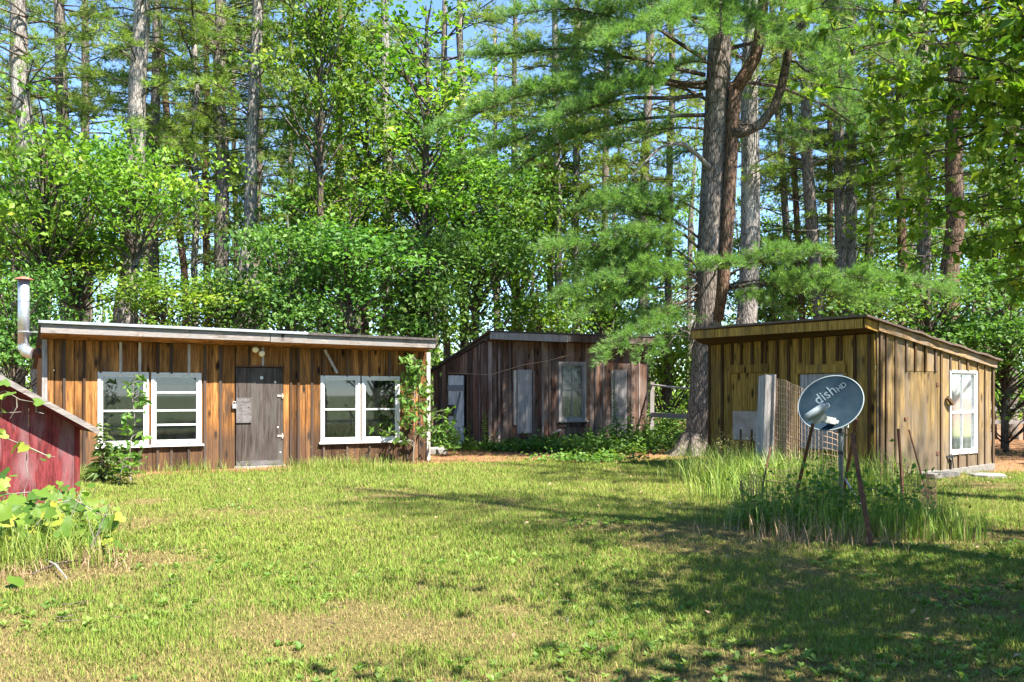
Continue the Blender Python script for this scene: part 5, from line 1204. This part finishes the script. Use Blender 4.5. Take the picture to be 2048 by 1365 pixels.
rod(1690, 958, 1722, 1012, 11.9, 11.4, .013, M['steel'], 'short grey brace angling down right of the dish pole')
pb = G(1521, 962); pt = P(1532, 753, pb.y-.05); ax_ = pt-pb
m = MB(); rr_ = Matrix.Rotation(.5, 3, 'Z')
def pring(c, s): return [c + rr_ @ Vector((x*s, y*s, 0)) for x, y in ((-1,-1),(1,-1),(1,1),(-1,1))]
pm_ = pb.lerp(pt, .5)+Vector((.01,0,0)); lo_, mi_, hi_ = pring(pb+Vector((0,0,-.15)), .085), pring(pm_, .084), pring(pt, .080); hi_[0].z += .03; hi_[2].z -= .02
m.hexa(lo_+mi_); m.hexa(mi_+hi_); wp = m.build('wooden_post', M['post']); tag(wp, 'weathered grey wooden post left of the satellite dish', 'post')
MB().bar(pb+Vector((.125,-.03,-.1)), pt+Vector((.10,-.03,.03)), .05, .10).build('split_slab', M['shutter'], wp)
def mesh_fence(name, path, ztop, zbot, nh, sp, r, mat, label, sag=.0):
    "welded wire mesh hung along a path of plan points"
    t = empty(name, path[0], label, 'fence'); L_ = [0]
    for a, b in zip(path[:-1], path[1:]): L_.append(L_[-1] + (b-a).length)
    def at(s):
        for i in range(len(path)-1):
            if s <= L_[i+1] or i == len(path)-2: f_ = (s-L_[i])/(L_[i+1]-L_[i]); return path[i].lerp(path[i+1], f_)
    n = int(L_[-1]/sp); wob = lambda s, k: Vector((0, .02*math.sin(s*7+k), .012*math.sin(s*9+k*1.7)))
    h = MB(); vz = MB(); zt_ = lambda s: ztop(s/L_[-1]); 
    for k in range(nh+1):
        pts = []
        for j in range(0, n+1, 2):
            s = j*sp; p = at(s); f_ = k/nh; pts.append(Vector((p.x, p.y, zbot*(1-f_)+zt_(s)*f_)) + wob(s, 1))
        h.tube(pts, r, 4, False)
    for j in range(n+1):
        s = j*sp; p = at(s); w_ = wob(s, 1); vz.tube([Vector((p.x, p.y, zbot))+w_, Vector((p.x, p.y, zt_(s)))+w_], r, 4, False)
    for o in (h.build('line_wires', mat, t), vz.build('stay_wires', mat, t)): o['kind'] = 'stuff'
    return t
f0 = P(1546, 800, pb.y-.05); f0.z = 0; f1 = P(1600, 800, 13.6); f1.z = 0; f2 = P(1650, 800, 13.0); f2.z = 0; f3 = P(1700, 800, 13.2); f3.z = 0
zt0 = P(1546, 755, pb.y).z; mesh_fence('wire_fence', [f0, f1, f2, f3], lambda t: zt0 - .25*t - .5*max(0, t-.4)*t, .05, 15, .09, .0042, M['wire'], 'rusty welded wire mesh hung from the weathered wooden post')
ringp = []
for px, D_ in ((1481, 10.6), (1520, 11.6), (1600, 12.4), (1700, 12.6), (1790, 12.3), (1850, 11.7), (1872, 11.0), (1840, 10.2), (1740, 9.6), (1620, 9.5), (1530, 9.9), (1484, 10.5)):
    p = P(px, 800, D_); p.z = 0; ringp.append(p)
mesh_fence('wire_ring', ringp, lambda t: .46+.05*math.sin(t*21), .0, 6, .075, .0028, M['wire_dark'], 'low dark rusty mesh ring round the dish weeds')
# rail fence between the dark shed and the big pine
rf0, rf1 = MF.pt(MF.len+.15, 0, .1), P(1400, 800, 22.6); rf1.z = 0
rfe = empty('rail_fence', rf0, 'two rail weathered fence between the dark shed and twin pine', 'fence')
MB().bar(rf0+Vector((0,0,-.1)), rf0+Vector((.02,0,1.75)), .11, .11, (0,1,0)).build('post', M['rail'], rfe)
z_ = [P(1305, 770, rf0.y).z, P(1380, 779, 23).z, P(1305, 830, rf0.y).z, P(1380, 834, 23).z]
MB().tube([rf0+Vector((0,-.06,z_[0])), rf0.lerp(rf1,.5)+Vector((0,-.06,(z_[0]+z_[1])/2-.02)), rf1+Vector((0,0,z_[1]))], .03, 8, True, .08).build('rail', M['post'], rfe)
MB().bar(rf0+Vector((0,-.06,z_[2])), rf1+Vector((0,0,z_[3])), .04, .13).build('rail', M['rail'], rfe)
# rails and posts glimpsed right of the mustard shed
qf = P(1975, 800, 29); qf.z = 0; qf2 = P(2130, 800, 28.5); qf2.z = 0
rfe = empty('rail_fence', qf, 'far two rail fence glimpsed right of the mustard shed', 'fence')
for p in (qf.lerp(qf2,.03), qf.lerp(qf2,.5), qf2): MB().bar(p+Vector((0,0,-.1)), p+Vector((0,0,1.2)), .12, .12, (0,1,0)).build('post', M['rail'], rfe)
for z in (.55, .95): MB().bar(qf+Vector((0,-.08,z)), qf2+Vector((0,-.08,z+.03)), .04, .13).build('rail', M['post'], rfe)
# clothes line along the dark shed
m = MB(); a = MF.pt(.9, 2.16, .1); b = MF.pt(2.3, 2.45, .12); m.tube([MS.pt(1.2, 2.0, .08), MF.pt(-.02, 1.9, .12), a], .006, 4, False); m.tube([a, a.lerp(b,.5)+Vector((0,0,-.03)), b], .007, 4, False); m.build('wire_line', M['wire'], ms_)

# ------------------------------------------------------------------ grape vine sprawling before the red shed
random.seed(71); vb = G(40, 1075)
vt = empty('grape_vine', vb, 'sprawling yellow green grape vine at the foot of the red shed', 'vine')
def grape_leaf(c, n, d, s):
    n = n.normalized(); d = (d - n*d.dot(n)).normalized(); r = d.cross(n)
    prof = [(0,0), (.30,-.16), (.52,.08), (.46,.34), (.30,.52), (.16,.62), (0,.86), (-.16,.62), (-.30,.52), (-.46,.34), (-.52,.08), (-.30,-.16)]
    ctr = c + d*(.30*s) - n*(.06*s); V = [ctr] + [c + r*(x*s) + d*(y*s) + n*(random.uniform(-.05,.05)*s - (abs(x)*.12)*s) for x, y in prof]
    return V, [(0, i+1, (i+1) % 12+1) for i in range(12)]
V, F, R = [], [], []
def add_leaf(c, s, nrm=None):
    n = nrm or Vector((random.gauss(.25,.45), random.gauss(-.55,.4), random.uniform(.35,1.1))); d = Vector((random.gauss(0,.8), random.gauss(-.3,.5), random.gauss(-.6,.4)))
    v_, f_ = grape_leaf(c, n, d, s); o = len(V); V.extend(v_); F.extend([tuple(i+o for i in q_) for q_ in f_]); R.extend([random.random()]*12)
for px, py, rx, ry, D, n, s in ((40, 1040, 55, 30, 8.2, 26, .17), (110, 1030, 45, 30, 8.8, 24, .14), (170, 1050, 35, 25, 9.0, 26, .12), (210, 1060, 25, 30, 8.8, 16, .12), (120, 990, 40, 18, 9.6, 22, .11), (190, 1085, 20, 18, 8.6, 10, .13), (70, 1020, 50, 25, 9.3, 26, .12), (10, 1000, 20, 40, 8.6, 12, .15), (150, 1010, 35, 20, 9.8, 24, .10), (25, 1165, 14, 18, 7.4, 5, .14)):
    for k in range(int(n*2.0)): add_leaf(P(random.gauss(px, rx*.75), random.gauss(py, ry*.75), random.gauss(D, .3)), s*.8*random.uniform(.5, 1.3))
for px, py, s in ((8, 770, .12), (22, 785, .14), (70, 803, .13), (2, 790, .1), (12, 868, .11), (32, 894, .17), (50, 890, .13), (66, 900, .10), (86, 918, .08), (100, 912, .05), (5, 820, .08), (5, 860, .10), (245, 1032, .12), (220, 1042, .16), (130, 1090, .19), (45, 1075, .2), (8, 1063, .18)): add_leaf(P(px, py, 9.4 if py < 950 else 8.2), s*.95)
np_mesh('leaves', np.array([tuple(p) for p in V]), np.array(F), M['vine'], vt, rnd=np.array(R))['kind'] = 'stuff'
m = MB()
for path, D in (([(-10, 860), (20, 880), (60, 896), (90, 910), (112, 915)], 9.45), ([(-10, 790), (10, 782), (40, 800), (70, 805)], 9.5), ([(33, 797), (34, 815), (20, 838)], 9.45), ([(72, 806), (72, 824), (88, 828)], 9.45), ([(0, 825), (25, 826), (44, 824)], 9.45), ([(40, 1040), (100, 1010), (150, 1000), (200, 1030), (245, 1030)], 8.9), ([(5, 990), (60, 985), (110, 1000)], 9.3), ([(40, 1080), (90, 1060), (170, 1070)], 8.5), ([(55, 896), (52, 930), (58, 960)], 9.45)):
    m.tube([P(x, y, D) for x, y in path], [.006]*(len(path)-1)+[.002], 5, False)
for k in range(26): p = G(random.uniform(0, 200), random.uniform(1050, 1120)); m.tube([p, p+Vector((random.uniform(-.3,.3), random.uniform(-.2,.2), random.uniform(.2,.55)))], [.006,.003], 4, False)
m.build('stems', M['twig'], vt)['kind'] = 'stuff'
random.seed(81)
for k, (a, b, lb_) in enumerate((((92, 1120), (134, 1158), 'pale bare stick lying below the grape vine'), ((165, 1120), (60, 1150), 'thin dark stick half buried in straw at the left'))):
    pa_, pb_ = G(*a, .04), G(*b, .03); m = MB(); m.tube([pa_, pa_.lerp(pb_,.5)+Vector((0,0,.03)), pb_], [.008,.009,.005], 6, True, .1); tag(m.build('stick', M['rail'] if k == 0 else M['branch']), lb_, 'stick')
